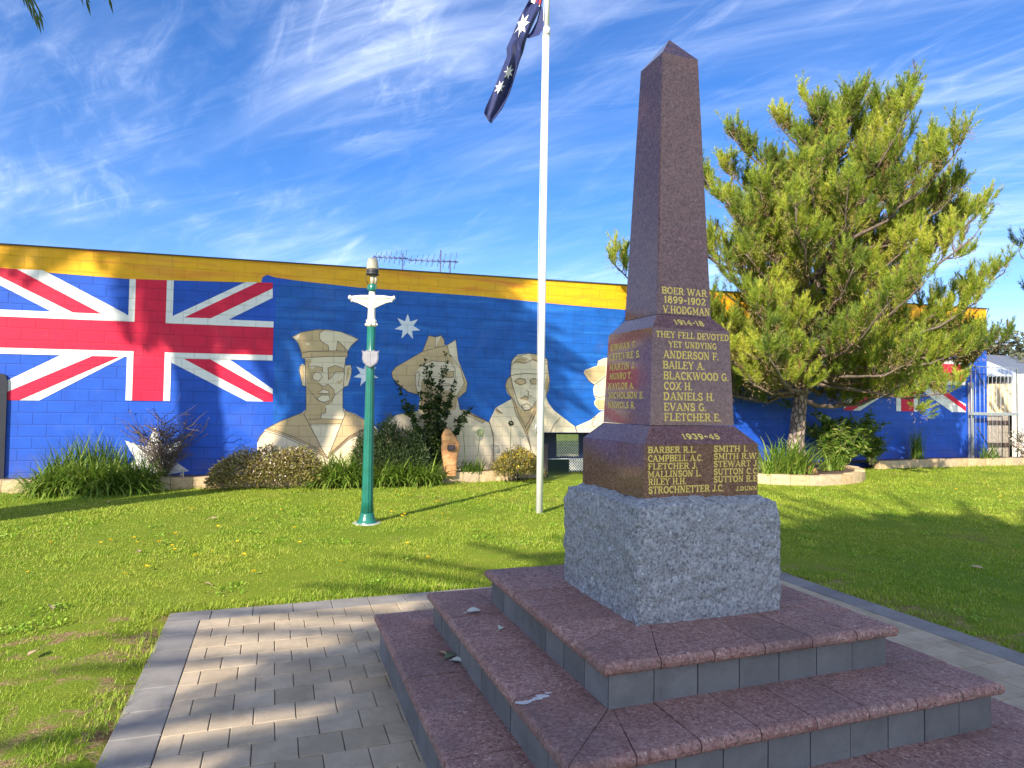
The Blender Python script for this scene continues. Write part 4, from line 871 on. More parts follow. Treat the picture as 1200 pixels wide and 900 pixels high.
mb = MB(); mb.lathe([(.046, z1 - .01), (.05, z1 + .02), (.05, z2 - .01), (.04, z2)], 20); mb.box(-.065, -.03, -.02, .02, z1 + .015, z2 - .015, .005); mb.box(.03, .06, -.02, .02, z1 + .015, z2 - .015, .005); mb.build('clamp', M['green_paint'], lamp)
mb = MB(); mb.tube([(0, 0, z2 - .02), (0, 0, z3)], .028, 14); mb.tube([(.045, -.01, z2), (.05, -.012, (z2 + z3) / 2), (.03, 0, z3 + .01)], .017, 10); mb.build('stem', M['lamp_cap'], lamp)
mb = MB(); mb.tube([(-.05, 0, z2 - .02), (-.085, -.01, (z2 + z3) / 2), (-.07, 0, z3 + .005), (-.03, 0, z3 + .01)], .004, 6); mb.build('cable', M['dark_plastic'], lamp)
mb = MB(); mb.lathe([(.03, z3 - .015), (.088, z3 + .0), (.088, z3 + .012), (.07, z3 + .02), (.078, z4), (.082, z5), (.05, z5 + .01)], 24); mb.build('lamp_base', M['dark_plastic'], lamp)
mb = MB(); mb.lathe([(.080, z5 + .002), (.082, z5 + .01), (.066, z6 - .02), (.060, z6 - .006), (.03, z6 + .004), (.0, z6 + .006)], 28); mb.build('lamp_cap', M['lamp_cap'], lamp)

# ------------------------------------------------------------------ roof aerials
def aerial(u0, v0, u1, v1, masts, label, els, D=19.0):
    p0, p1 = at_depth(u0, v0, D), at_depth(u1, v1, D); mid = (p0 + p1) / 2
    t = thing('tv_aerial', label, 'aerial', (mid.x, mid.y, 0)); B = Vector((mid.x, mid.y, 0))
    mb = MB(); mb.tube([p0 - B, p1 - B], .020, 6); mb.build('boom', M['antenna'], t)
    for mu, mv in masts:
        a = at_depth(mu, mv, D) - B; mb = MB(); mb.tube([a, Vector((a.x, a.y, 3.6))], .022, 6); mb.build('mast', M['antenna'], t)
    mb = MB()
    for i in range(els):
        q = p0.lerp(p1, (i + .5) / els) - B; l = .13 + .16 * (i / els); mb.tube([q + Vector((-.04, 0, -l * .8)), q + Vector((.04, 0, l))], .009, 5)
        mb.tube([q + Vector((0, -.25, 0)), q + Vector((0, .25, 0))], .009, 5)
    mb.build('element', M['antenna'], t)
aerial(437, 301, 478, 303, [(472, 297)], 'shorter roof aerial just right of the lamp cap', 7)
aerial(478, 304.5, 537, 307, [(516.5, 293), (527.5, 305)], 'longer roof aerial with two masts above the slouch hat soldier', 9)

# ------------------------------------------------------------------ plants
LM = {}
LM['strap'] = leafmat('strap_leaf', [(0, (.05, .12, .012)), (.5, (.11, .20, .022)), (.85, (.18, .25, .035)), (1, (.32, .30, .09))], .3)
LM['strap_light'] = leafmat('light_strap_leaf', [(0, (.09, .18, .016)), (.6, (.18, .29, .035)), (1, (.34, .40, .08))], .35)
LM['dark_leaf'] = leafmat('dark_leaf', [(0, (.010, .030, .008)), (.6, (.030, .065, .012)), (1, (.085, .12, .02))], .25)
LM['rosemary'] = leafmat('rosemary_leaf', [(0, (.025, .05, .018)), (.6, (.05, .085, .025)), (1, (.09, .12, .04))], .2)
LM['twig_leaf'] = leafmat('sparse_brown_leaf', [(0, (.05, .035, .03)), (.6, (.12, .09, .05)), (1, (.16, .15, .06))], .2)
LM['daisy_leaf'] = leafmat('daisy_leaf', [(0, (.15, .12, .045)), (.5, (.27, .21, .065)), (1, (.28, .28, .07))], .25)
LM['petal'] = leafmat('pale_petal', [(0, (.62, .42, .40)), (.5, (.75, .62, .55)), (1, (.82, .76, .62))], .2)
LM['yellow_petal'] = leafmat('yellow_petal', [(0, (.80, .52, .01)), (1, (.85, .65, .03))], .2)
LM['umbel'] = leafmat('pale_umbel', [(0, (.45, .55, .25)), (1, (.75, .78, .55))], .3)
LM['twig'] = simple('grey_twig', (.14, .105, .085), .85, var=.3, scale=20)
LM['stem'] = simple('green_stem', (.10, .17, .04), .6)
LM['grey_leaf'] = leafmat('grey_green_leaf', [(0, (.06, .075, .045)), (1, (.20, .21, .12))], .3)
def bed_pt(u, off, z=None):
    s = on_wall(u, 540, off)[0]; p = wall_pt(s, off, 0); p.z = lawn_z(p.x, p.y) + (.17 if z is None else z); return p
def strap_plant(u0, u1, off, h, n, label, m='strap', wid=.020, name='strap_plant', cat='plant', group=None, depth=.25, tilt=(.05, .75), droop=1.3, z=None):
    p0, p1 = bed_pt(u0, off, z), bed_pt(u1, off, z); c = (p0 + p1) / 2
    t = thing(name, label, cat, c, 0, group); s = Soup()
    k = rng.uniform(0, 1, n); base = np.array([(p0.lerp(p1, float(q)) - c)[:] for q in k]) + np.stack([rng.normal(0, .05, n), rng.uniform(-depth, depth * .7, n), np.zeros(n)], 1)
    prof = .78 + .22 * np.sin(np.pi * np.clip(k, .02, .98)) ** .6
    straps(s, base, rng.uniform(0, 2 * np.pi, n), rng.uniform(*tilt, n), h * prof * rng.uniform(.75, 1.35, n), wid * rng.uniform(.7, 1.3, n), rng.uniform(.4, droop, n), 6)
    s.build('foliage', LM[m], t); return t
def shrub(u, off, w, h, label, nstem=9, nleaf=1400, m='dark_leaf', ls=(.06, .028), spread=.9, name='shrub', cat='shrub', sub=4, leaf_from=.2, flowers=0, group=None, z=None, wob=.08, fm='petal', fs=(.03, .022)):
    """woody shrub: branching stems with leaves along them"""
    c = bed_pt(u, off, z); t = thing(name, label, cat, c, 0, group); mb = MB(); P_, D_ = [], []
    for i in range(nstem):
        a = rnd.uniform(0, 2 * math.pi); rr = rnd.uniform(.15, 1) * w / 2; hh = h * rnd.uniform(.6, 1.0) * (1 - .25 * (rr / (w / 2)) ** 2)
        pts = [Vector((rnd.uniform(-.05, .05), rnd.uniform(-.05, .05), -.05))]; k = 6
        for j in range(1, k + 1):
            f = j / k; pts.append(Vector((math.cos(a) * rr * f ** 1.1 * 1.0, math.sin(a) * rr * f ** 1.1 * .55, hh * f)) + Vector((rnd.gauss(0, wob), rnd.gauss(0, wob * .6), rnd.gauss(0, wob * .4))) * f * h)
        mb.tube(pts, [.012 * (1 - .8 * j / k) * max(.6, h) for j in range(k + 1)], 5)
        allp = [(pts, .0)]
        for q in range(sub):
            j = rnd.randint(1, k - 1); st = pts[j]; aa = rnd.uniform(0, 2 * math.pi); L = rnd.uniform(.18, .42) * h * spread
            sp = [st + Vector((math.cos(aa) * L * f, math.sin(aa) * L * f * .6, L * f * rnd.uniform(.3, .9))) for f in (0, .33, .66, 1)]; mb.tube(sp, [.006, .005, .004, .002], 4); allp.append((sp, .2))
        for pp, f0 in allp:
            for _ in range(max(1, nleaf // (nstem * (sub + 1)))):
                f = rnd.uniform(max(f0, leaf_from), 1) * (len(pp) - 1); j = min(int(f), len(pp) - 2); q = pp[j].lerp(pp[j + 1], f - j); P_.append(q[:]); D_.append((rnd.gauss(0, 1), rnd.gauss(0, 1), rnd.gauss(.3, .7)))
    mb.build('stems', LM['twig'], t, False); s = Soup(); leaves(s, P_, D_, ls[0], ls[1]); s.build('foliage', LM[m], t)
    if flowers:
        s = Soup(); idx = rng.choice(len(P_), flowers); Q = np.array(P_)[idx] + rng.normal(0, .02, (flowers, 3)) + np.array([0, -.03, .03]); leaves(s, Q, np.array([[0, -.5, .8]] * flowers), *fs, spread=2); s.build('flowers', LM[fm], t)
    return t
def mound(u0, u1, off, h, n, label, m, nfl, fm='petal', name='daisy_bush', cat='shrub', ls=(.05, .012), depth=.33, fs=(.036, .030), irregular=.3):
    """low dense bush: leaves and flowers through a lumpy mound"""
    p0, p1 = bed_pt(u0, off, .12), bed_pt(u1, off, .12); c = (p0 + p1) / 2; c.z -= .08 if off > .55 else 0; t = thing(name, label, cat, c); L = (p1 - p0).length / 2; d = (p1 - p0).normalized(); nn = Vector((-d.y, d.x, 0))
    def pts(n, shell):
        k = rng.uniform(-1, 1, n); q = rng.uniform(-1, 1, n); top = np.sqrt(np.clip(1 - np.abs(k) ** 2.6, 0, 1)) * np.sqrt(np.clip(1 - q ** 2, 0, 1))
        lump = np.array([1 + irregular * noise.noise((float(a) * L * 3 + u0, float(b) * 1.5, 2.2)) for a, b in zip(k, q)])
        zz = top * h * lump * (rng.uniform(.0, 1, n) ** shell); 
        return np.stack([d.x * k * L + nn.x * q * depth, d.y * k * L + nn.y * q * depth, zz], 1)
    s = Soup(); A = pts(n, .45) * np.array([1.04, 1.04, 1]) + rng.normal(0, .03, (n, 3)) + np.array([0, 0, 1]) * np.abs(rng.normal(0, .05, (n, 1))) * h; A[:, 2] = np.maximum(A[:, 2], -.1); leaves(s, A, A * np.array([.8, 1.2, .5]) + np.array([0, -.1, .35]), *ls, spread=1.6); s.build('foliage', LM[m], t)
    mb = MB()
    for q in pts(40, .4): mb.tube([(q[0] * .8, q[1] * .8, -.1), tuple(q)], [.006, .002], 4)
    mb.build('stems', LM['twig'], t, False)
    if nfl:
        s = Soup(); A = pts(nfl, .12) + np.array([0, -.01, .025]); leaves(s, A, np.tile([0, -.7, .7], (nfl, 1)), *fs, spread=2.0); s.build('flowers', LM[fm], t)
    return t
# bed from left to right
strap_plant(50, 176, .62, .62, 2600, 'big arching clump of green strap leaves at far left of bed', 'strap_light', .026, depth=.32, z=.04, tilt=(.1, 1.2), droop=2.3)
strap_plant(62, 150, .36, .72, 240, 'upright dark strap leaves behind the big arching clump', 'strap', .018, depth=.12, tilt=(0, .3), droop=.7)
shrub(192, .26, 1.5, 1.25, 'nearly bare twiggy bush in front of the white painted star', 24, 1500, 'twig_leaf', (.032, .014), 1.0, name='twiggy_bush', sub=11, leaf_from=.3, wob=.09)
mound(250, 382, .62, .62, 13000, 'low spreading bush of pinkish daisies below the painted sailor', 'daisy_leaf', 950, ls=(.06, .020), fs=(.038, .032))
strap_plant(380, 425, .68, .62, 900, 'pale green strap clump left of the lamp post', 'strap_light', .030, depth=.24, z=.03, tilt=(.1, 1.0), droop=2.2)
mound(415, 500, .40, .90, 15000, 'tall dark rosemary like bush behind the lamp post', 'rosemary', 0, name='rosemary_bush', ls=(.075, .016), depth=.30, irregular=.7)
strap_plant(432, 512, .68, .52, 1400, 'pale green strap clump right of the lamp post', 'strap_light', .028, depth=.24, z=.03, tilt=(.1, 1.0), droop=2.2)
def cane_shrub(u, off, tips, label, m='dark_leaf'):
    c = bed_pt(u, off); t = thing('leafy_shrub', label, 'shrub', c); mb = MB(); P_, D_ = [], []
    for tu, tv in tips:
        s_, z_ = on_wall(tu, tv, off + rnd.uniform(-.1, .12)); tip = wall_pt(s_, off + rnd.uniform(-.1, .12), z_) - c; a = Vector((rnd.uniform(-.08, .08), rnd.uniform(-.05, .05), -.05)); b_ = Vector((tip.x * .35, tip.y * .4, tip.z * .55)); k = 9
        pts = [a * (1 - f) ** 2 + b_ * 2 * f * (1 - f) + tip * f * f for f in (i / k for i in range(k + 1))]; mb.tube(pts, [.013 * (1 - .85 * i / k) for i in range(k + 1)], 5)
        side = []
        for q in range(9):
            f = rnd.uniform(.25, .92); x = f * k; jj = min(int(x), k - 1); st = pts[jj]; L = rnd.uniform(.10, .34) * (1.15 - f); aa = rnd.uniform(0, 6.28); e = st + Vector((math.cos(aa) * L, math.sin(aa) * L * .6, L * rnd.uniform(-.1, .8))); mb.tube([st, e], [.005, .002], 4); side.append([st, e])
        for pp, n in [(pts, 120)] + [(q, 16) for q in side]:
            for _ in range(n):
                f = rnd.uniform(.14, 1) * (len(pp) - 1); jj = min(int(f), len(pp) - 2); q = pp[jj].lerp(pp[jj + 1], f - jj) + Vector((rnd.gauss(0, .018), rnd.gauss(0, .018), 0)); P_.append(q[:]); D_.append((rnd.gauss(0, 1), rnd.gauss(-.2, 1), rnd.gauss(.1, .6)))
    mb.build('stems', LM['twig'], t, False); s = Soup(); leaves(s, P_, D_, .075, .045); s.build('foliage', LM[m], t); return t
cane_shrub(508, .26, [(498, 418), (503, 425), (523, 413), (519, 430), (536, 442), (530, 455), (464, 446), (470, 468), (478, 478), (552, 478), (545, 492), (490, 460), (512, 455), (485, 500), (500, 470), (525, 480), (475, 505), (540, 505), (515, 490)], 'tall leafy dark shrub of upright canes before the slouch hat soldier')
ag = strap_plant(540, 566, .42, .36, 110, 'agapanthus with two tall round flower heads beside the plaque stone', 'strap', .018, name='agapanthus', depth=.1)
def umbel(t, u, v, off, base_u, r, m):
    s_, z_ = on_wall(u, v, off); top = wall_pt(s_, off, z_); b = bed_pt(base_u, off); o = t.location
    mb = MB(); mid = (top + b) / 2 + Vector((.015, 0, 0)); mb.tube([b - o, mid - o, top - o], [.008, .007, .005], 6); mb.build('flower_stalk', LM['stem'], t)
    s = Soup(); n = 260; d = unit(rng.normal(0, 1, (n, 3))); leaves(s, np.array((top - o)[:]) + d * r * .55, d, r * .5, r * .22, .6); s.build('flower_head', LM[m], t)
umbel(ag, 541, 491, .42, 546, .085, 'dark_leaf'); umbel(ag, 563, 507, .42, 556, .085, 'umbel')
ag2 = strap_plant(592, 600, .30, .30, 50, 'small agapanthus with one drooping seed head left of the flagpole', 'strap', .016, name='agapanthus', depth=.06); umbel(ag2, 599, 496, .30, 595, .06, 'dark_leaf')
mound(582, 630, .52, .50, 5200, 'small yellowish daisy bush beside the flagpole', 'daisy_leaf', 320, 'yellow_petal', ls=(.055, .018))
strap_plant(586, 622, .50, .38, 120, 'thin yellow green strap clump beside the flagpole', 'strap_light', .014, depth=.12, tilt=(.0, .5))
# carved plaque stone
ps = bed_pt(527, .52, .14); pt_ = thing('plaque_stone', 'orange carved standing stone with small dark plaque', 'monument stone', ps, WROT)
mb = MB(); k = .0165
prof = [(518, 553), (517, 530), (516.5, 507), (523, 504), (532, 506), (540, 517), (538.5, 535), (536.5, 553)]
pp = [(x - 527.2, 555.5 - y) for x, y in prof]; bm = bmesh.new()
rows = 14; vs = []
def outline(f):   # left and right at height fraction
    L_ = np.interp(f, [0, .18, .5, .85, 1], [-5.0, -7.0, -10.0, -10.6, -6]); R_ = np.interp(f, [0, .2, .45, .68, .80, 1], [8.6, 8.8, 9.6, 12.5, 8, -1.5]); return L_ * k, R_ * k
mbs = MB(); n = 16
for i in range(rows + 1):
    f = i / rows; l, r = outline(f); cx, hw = (l + r) / 2, max(.01, (r - l) / 2)
    for j in range(n):
        a = 2 * math.pi * j / n; c_, s_ = math.cos(a), math.sin(a); q = Vector((cx + hw * math.copysign(abs(c_) ** .6, c_), .085 * (1 - .35 * f) * math.copysign(abs(s_) ** .6, s_), f * .92)); q += Vector((1, .6, 0)) * noise.noise(q * 9) * .018; vs.append(q)
mbs.add(vs, [(i * n + j, i * n + (j + 1) % n, (i + 1) * n + (j + 1) % n, (i + 1) * n + j) for i in range(rows) for j in range(n)] + [tuple(range(rows * n, rows * n + n))], 0, True)
mo, nt, b, o_ = mat('orange_sandstone'); co = objco(nt); f = noisef(nt, nd(nt, 'ShaderNodeMapping', {0: co, 'Scale': (1, 1, 3)}).outputs[0], 7, 6, .65, .6); c = ramp(nt, f, [(.3, (.30, .13, .05)), (.5, (.50, .25, .10)), (.7, (.62, .38, .19))]); nt.links.new(c, b.inputs['Base Color']); b.inputs['Roughness'].default_value = .85; bump(nt, b, f, .5, .02)
mbs.build('stone', mo, pt_)
mb = MB(); mb.box(-.075, .075, -.112, -.085, .50, .60, .004); mb.build('plaque', simple('bronze_plaque', (.06, .045, .07), .4, .4), pt_)
mb = MB()
for q in range(3): mb.box(-.055, .055 - .012 * q, -.1145, -.1115, .575 - .024 * q, .583 - .024 * q)
mb.build('plaque_relief', simple('worn_bronze', (.22, .17, .14), .4, .4), pt_)
# pine bed plants
strap_plant(893, 950, 1.75, .80, 240, 'bright green strap plant at the foot of the pine trunk', 'strap_light', .032, depth=.22, tilt=(.05, .7))
strap_plant(965, 985, 1.45, .50, 90, 'small pale strap plant at the edge of the pine bed', 'strap_light', .022, depth=.12)
shrub(985, .75, 1.7, 1.35, 'dark leafy bush in the shade right of the pine trunk', 22, 5600, 'strap', (.16, .034), .9, name='leafy_shrub', sub=5, leaf_from=.05)
shrub(1020, .50, 1.2, 1.1, 'straggly dark bush between pine bed and second flag', 14, 2400, 'strap', (.13, .03), .9, name='leafy_shrub', sub=5, leaf_from=.05, flowers=24, fm='yellow_petal', fs=(.06, .05))
strap_plant(1068, 1080, .28, .80, 90, 'thin upright flowering plant below the second flag', 'strap', .016, depth=.05, tilt=(0, .25), droop=.6)
strap_plant(1150, 1166, .40, .50, 60, 'small spiky strap plant at the foot of the gate', 'strap', .025, depth=.1)
shrub(1198, .35, .9, .95, 'small white flowering shrub at the right end of bed', 9, 700, 'grey_leaf', (.05, .02), .9, name='flowering_shrub', sub=5, leaf_from=.05, flowers=420, fs=(.045, .035))
def rock(u, off, r, label, z=None):
    c = bed_pt(u, off, z); bm = bmesh.new(); bmesh.ops.create_icosphere(bm, subdivisions=4, radius=1)
    for v in bm.verts:
        p = v.co; q = 1 + .30 * noise.noise(p * 1.3 + Vector((u, 0, 0))) + .12 * noise.noise(p * 4); v.co = Vector((p.x * r[0] * q, p.y * r[1] * q, p.z * r[2] * q))
    mb = MB(); mb.bm(bm, 0, True); o = mb.build('rock', mo if r[0] < .5 else simple('grey_boulder', (.22, .20, .17), .9, var=.4, scale=6, bmp=.6)); o.location = c; tag(o, label, 'rock')
rock(944, 1.62, (.22, .16, .17), 'rounded pale orange rock in the pine bed')
mb = MB()
s0_, z0_ = on_wall(862, 505, .3)
rock(864, .35, (.52, .25, .62), 'tall grey boulder against the wall right of the obelisk', .25)
# small tap on the bed under the star
tp = bed_pt(215, .40, .16); tpt = thing('garden_tap', 'small pale garden tap on the bed under the star', 'tap', tp)
mb = MB(); mb.tube([(0, 0, -.05), (0, 0, .12)], .016, 10); mb.tube([(0, 0, .10), (0, -.07, .10), (0, -.085, .07)], .012, 8); mb.build('pipe', M['lamp_cap'], tpt)
mb = MB(); mb.tube([(-.035, 0, .15), (.035, 0, .15)], .009, 8); mb.tube([(0, 0, .12), (0, 0, .15)], .007, 8); mb.build('handle', M['lamp_cap'], tpt)
# dark post at the left end of the wall
dp = wall_pt(on_wall(2.5, 500, .035)[0], .035, 0); dpt = thing('metal_post', 'dark rounded metal post at the left edge of the wall', 'post', dp, WROT)
mb = MB(); zt_ = on_wall(3, 438, .22)[1]; mb.prism([(-.085, 0), (.055, 0), (.05, zt_ - .12), (.03, zt_ - .03), (0, zt_), (-.085, zt_ + .02)], lambda x, z, s: (x, -.012 + .03 * s, z)); mb.build('panel', simple('dark_enamel', (.02, .022, .035), .4), dpt)
mb = MB(); mb.box(-.08, -.055, -.017, -.0125, .5, zt_ - .2, 0); mb.build('reflector', simple('pale_strip', (.4, .5, .55), .5), dpt)

# ------------------------------------------------------------------ pine tree
M['bark'], nt, b, o_ = mat('pine_bark'); co = objco(nt); vv = nd(nt, 'ShaderNodeTexVoronoi', {'Vector': nd(nt, 'ShaderNodeMapping', {0: co, 'Scale': (1, 1, .5)}).outputs[0], 'Scale': 11.0}, feature='DISTANCE_TO_EDGE').outputs['Distance']
f = noisef(nt, co, 14, 6, .7); c = ramp(nt, mixc(nt, .4, mapr(nt, vv, 0, .25), f), [(.15, (.05, .035, .03)), (.4, (.20, .145, .115)), (.75, (.36, .28, .235))]); nt.links.new(c, b.inputs['Base Color']); b.inputs['Roughness'].default_value = .95; bump(nt, b, mixc(nt, .4, mapr(nt, vv, 0, .2), f), 1.0, .05)
LM['needle_plain'] = leafmat('pine_needles', [(0, (.10, .17, .03)), (.35, (.20, .27, .03)), (.7, (.34, .36, .035)), (1, (.48, .42, .06))], .40, .55)
def tonemat(name, stops, trans):
    m, nt, b, o = mat(name); a = nd(nt, 'ShaderNodeAttribute', attribute_name='tone'); g = nd(nt, 'ShaderNodeNewGeometry')
    f = nd(nt, 'ShaderNodeMath', {0: a.outputs['Fac'], 1: mapr(nt, g.outputs['Random Per Island'], 0, 1, -.10, .10)}, operation='ADD').outputs[0]
    c = ramp(nt, f, stops); nt.links.new(c, b.inputs['Base Color']); b.inputs['Roughness'].default_value = .55; b.inputs['Specular IOR Level'].default_value = .3
    t = nd(nt, 'ShaderNodeBsdfTranslucent', {'Color': c}); mx = nd(nt, 'ShaderNodeMixShader', {0: trans, 1: b.outputs[0], 2: t.outputs[0]}); nt.links.new(mx.outputs[0], o.inputs[0]); return m
LM['needle'] = tonemat('pine_needles', [(0, (.30, .17, .07)), (.06, (.34, .22, .10)), (.10, (.085, .15, .04)), (.40, (.24, .33, .045)), (.70, (.42, .49, .055)), (1, (.62, .61, .10))], .42)
LM['needle_dark'] = leafmat('conifer_needles', [(0, (.02, .05, .03)), (1, (.05, .09, .05))], .3)
LM['dry_needle'] = leafmat('dry_needles', [(0, (.26, .17, .08)), (1, (.36, .26, .13))], .2)
def conifer(base, trunk, profile, nbr, nsub, label, name, nmat, seed, zmin, shoot=(.16, .46), needles=60, nl=.115, clip=True, trunk_r=.22, forks=(), keep=None, dry=0):
    r_ = random.Random(seed); g = np.random.default_rng(seed); t = thing(name, label, 'tree', base); B = Vector(base); O = Vector((0, 0, 0))
    tk = [Vector(p) - B for p in trunk]; n = len(tk)
    mb = MB(); rad = [trunk_r * (1 - .93 * (i / (n - 1)) ** .8) for i in range(n)]; rad[0] *= 1.15
    # resample the trunk
    def tp_(f):
        f = f * (n - 1); i = min(int(f), n - 2); return tk[i].lerp(tk[i + 1], f - i)
    mb.tube([tp_(i / 28) + Vector((noise.noise((i * .4, seed, 0)), noise.noise((i * .4, 9, seed)), 0)) * .03 for i in range(29)], [np.interp(i / 28, np.linspace(0, 1, n), rad) for i in range(29)], 12)
    tr = mb.build('trunk', M['bark'], t)
    mbb = MB(); S0 = []; S1 = []; zs = [p.z for p in tk]; ztop_ = zs[-1]
    def outw(p):      # keep clear of the wall
        w = p + B
        if clip and w.z < ztop(wall_s(w.x, w.y)) + .25 and wall_off(w.x, w.y) < .16: return False
        if keep and not keep(w): return False
        return True
    limbs = []
    for i in range(nbr):
        f0 = (i + r_.random()) / nbr; z = zmin + (ztop_ * .985 - zmin) * f0 ** .92; ft_ = np.interp(z, zs, np.linspace(0, 1, n)); st = tp_(float(ft_)); az = i * 2.39996 + r_.uniform(-.5, .5)
        Rm = profile(z + B.z, az) * r_.uniform(.62, 1.05); rise = np.interp(f0, [0, .3, .7, 1], [-.25, .10, .45, 1.0]) * r_.uniform(.6, 1.3)
        k = 8; pts = [st]; d = Vector((math.cos(az), math.sin(az), 0)); pr = Vector((-d.y, d.x, 0)); bend = r_.uniform(-.25, .25)
        for j in range(1, k + 1):
            q = j / k; pts.append(st + d * Rm * q + pr * bend * Rm * q * q + Vector((0, 0, Rm * (rise * q * .55 + (.30 + .25 * f0) * q ** 2.6))) + Vector((r_.gauss(0, .04), r_.gauss(0, .04), r_.gauss(0, .04))))
        limbs.append((pts, Rm))
    for pts in forks: limbs.append(([Vector(p) - B for p in pts], 2.2))
    for pts, Rm in limbs:
        k = len(pts) - 1; ok = [outw(p) for p in pts]
        last = next((j for j in range(k + 1) if not ok[j]), k + 1)
        if last < 2: continue
        pts = pts[:last]; k = len(pts) - 1; r0_ = .018 + .013 * Rm
        mbb.tube(pts, [r0_ * (1 - .85 * j / k) + .004 for j in range(k + 1)], 6)
        ns = max(4, int(nsub * Rm / 2.2))
        for q in range(ns):
            f = r_.uniform(.22, 1.0); x = f * k; j = min(int(x), k - 1); p = pts[j].lerp(pts[j + 1], x - j); dd = (pts[j + 1] - pts[j]).normalized()
            sdv = Vector((r_.gauss(0, 1), r_.gauss(0, 1), r_.gauss(.25, .5))).normalized(); L = r_.uniform(.45, 1.0) * (.35 + .22 * Rm) * (1.1 - .45 * f)
            dv = (dd * .8 + sdv * .9 + Vector((0, 0, .25))).normalized(); m_ = 4
            sp = [p]; cur = p; 
            for a in range(m_): dv = (dv + Vector((0, 0, .20)) + Vector((r_.gauss(0, .1), r_.gauss(0, .1), 0))).normalized(); cur = cur + dv * (L / m_); sp.append(cur)
            if not outw(sp[-1]) or not outw(sp[2]): continue
            mbb.tube(sp, [.011, .009, .007, .005, .003], 4)
            nsh = r_.randint(7, 13)
            for a in range(nsh):
                fx = r_.uniform(.25, 1) if a else 1.0; jj = min(int(fx * m_), m_ - 1); s_ = sp[jj].lerp(sp[jj + 1], fx * m_ - jj)
                up = (dv * .7 + Vector((r_.gauss(0, .45), r_.gauss(0, .45), r_.uniform(.45, 1.4)))).normalized(); l_ = r_.uniform(*shoot)
                if outw(s_ + up * l_): S0.append(s_[:]); S1.append((s_ + up * l_)[:])
    mbb.build('branches', LM['twig'], t, False)
    A = np.array(S0); Bv = np.array(S1); ax = Bv - A; m = len(A)
    # needles round each shoot, angled forward; each shoot's needles are joined by a thin core so that its colour is shared
    T = g.uniform(0, 1, (m, needles)); base_ = A[:, None] + ax[:, None] * T[..., None]; u = unit(ax)
    rv = unit(np.cross(u[:, None], g.normal(0, 1, (m, needles, 3)))); dirn = unit(u[:, None] * (.75 + .5 * T[..., None]) + rv * (.75)); ln = (nl * g.uniform(.7, 1.2, (m, needles)) * (1.05 - .35 * T))[..., None]
    tipp = base_ + dirn * ln; w = np.cross(dirn, g.normal(0, 1, (m, needles, 3))); w = unit(w) * .0056
    V = np.stack([base_ - w, base_ + w, tipp], 2)                      # (m, needles, 3, 3)
    # share first vertex chain: one island per shoot
    core = A[:, None, :]; V = V.reshape(m, needles * 3, 3); V = np.concatenate([core, V], 1); per = needles * 3 + 1
    idx = (np.arange(m) * per)[:, None]; kk = 1 + 3 * np.arange(needles)[None, :]
    F = np.stack([idx + kk, idx + kk + 1, idx + kk + 2], -1).reshape(-1, 3); nx = np.minimum(kk + 3, 1 + 3 * (needles - 1)) if False else None
    link_f = np.stack([idx + kk[:, :-1], idx + kk[:, :-1] + 0 * kk[:, :-1] , idx + kk[:, 1:]], -1)
    # a hair-thin sliver joins neighbouring needle feet
    sl = np.stack([idx + kk[:, :-1], idx + kk[:, :-1] + 1, idx + kk[:, 1:]], -1).reshape(-1, 3); keepm = (np.arange(needles - 1)[None, :].repeat(m, 0).ravel() >= 0)
    Vs = V.copy(); order = np.argsort(T, 1)
    cr = np_mesh('crown', Vs.reshape(-1, 3), np.concatenate([F, np.stack([idx[:, 0] * 0 + idx[:, 0] + kk[0, 0], idx[:, 0] + kk[0, 0] + 1, idx[:, 0]], -1)], 0), nmat, t)
    tone = np.array([.55 + .55 * noise.noise((float(p[0]) * .9, float(p[1]) * .9, float(p[2]) * .9 + seed)) for p in A]) + g.normal(0, .16, m); tone = np.clip(tone, .12, 1); tone[g.uniform(0, 1, m) < .05] = .03
    at = cr.data.attributes.new('tone', 'FLOAT', 'POINT'); nv_ = len(cr.data.vertices); at.data.foreach_set('value', np.repeat(tone, per)[:nv_].astype(np.float32))
    if dry:
        nd_ = int(m * dry); sel = g.choice(m, nd_); s = Soup(); q = A[sel].repeat(14, 0) + g.normal(0, .09, (nd_ * 14, 3)); 
        s.V = []; leaves(s, q, np.tile([0, 0, -.5], (len(q), 1)), .09, .010, 2.0); s.build('dry_needles', LM['dry_needle'], t)
    return t
def pine_profile(z, az):
    toward_right = max(0, math.cos(az)); left = max(0, -math.cos(az))
    base = np.interp(z, [1.6, 2.4, 3.6, 5.0, 6.2, 7.2, 8.2], [3.0, 3.6, 3.8, 3.1, 2.2, 1.3, .5])
    return base * (1 + .12 * toward_right + .05 * left) * (1 - .18 * abs(math.sin(az)))
tb = Vector((6.42, 14.85, .22))
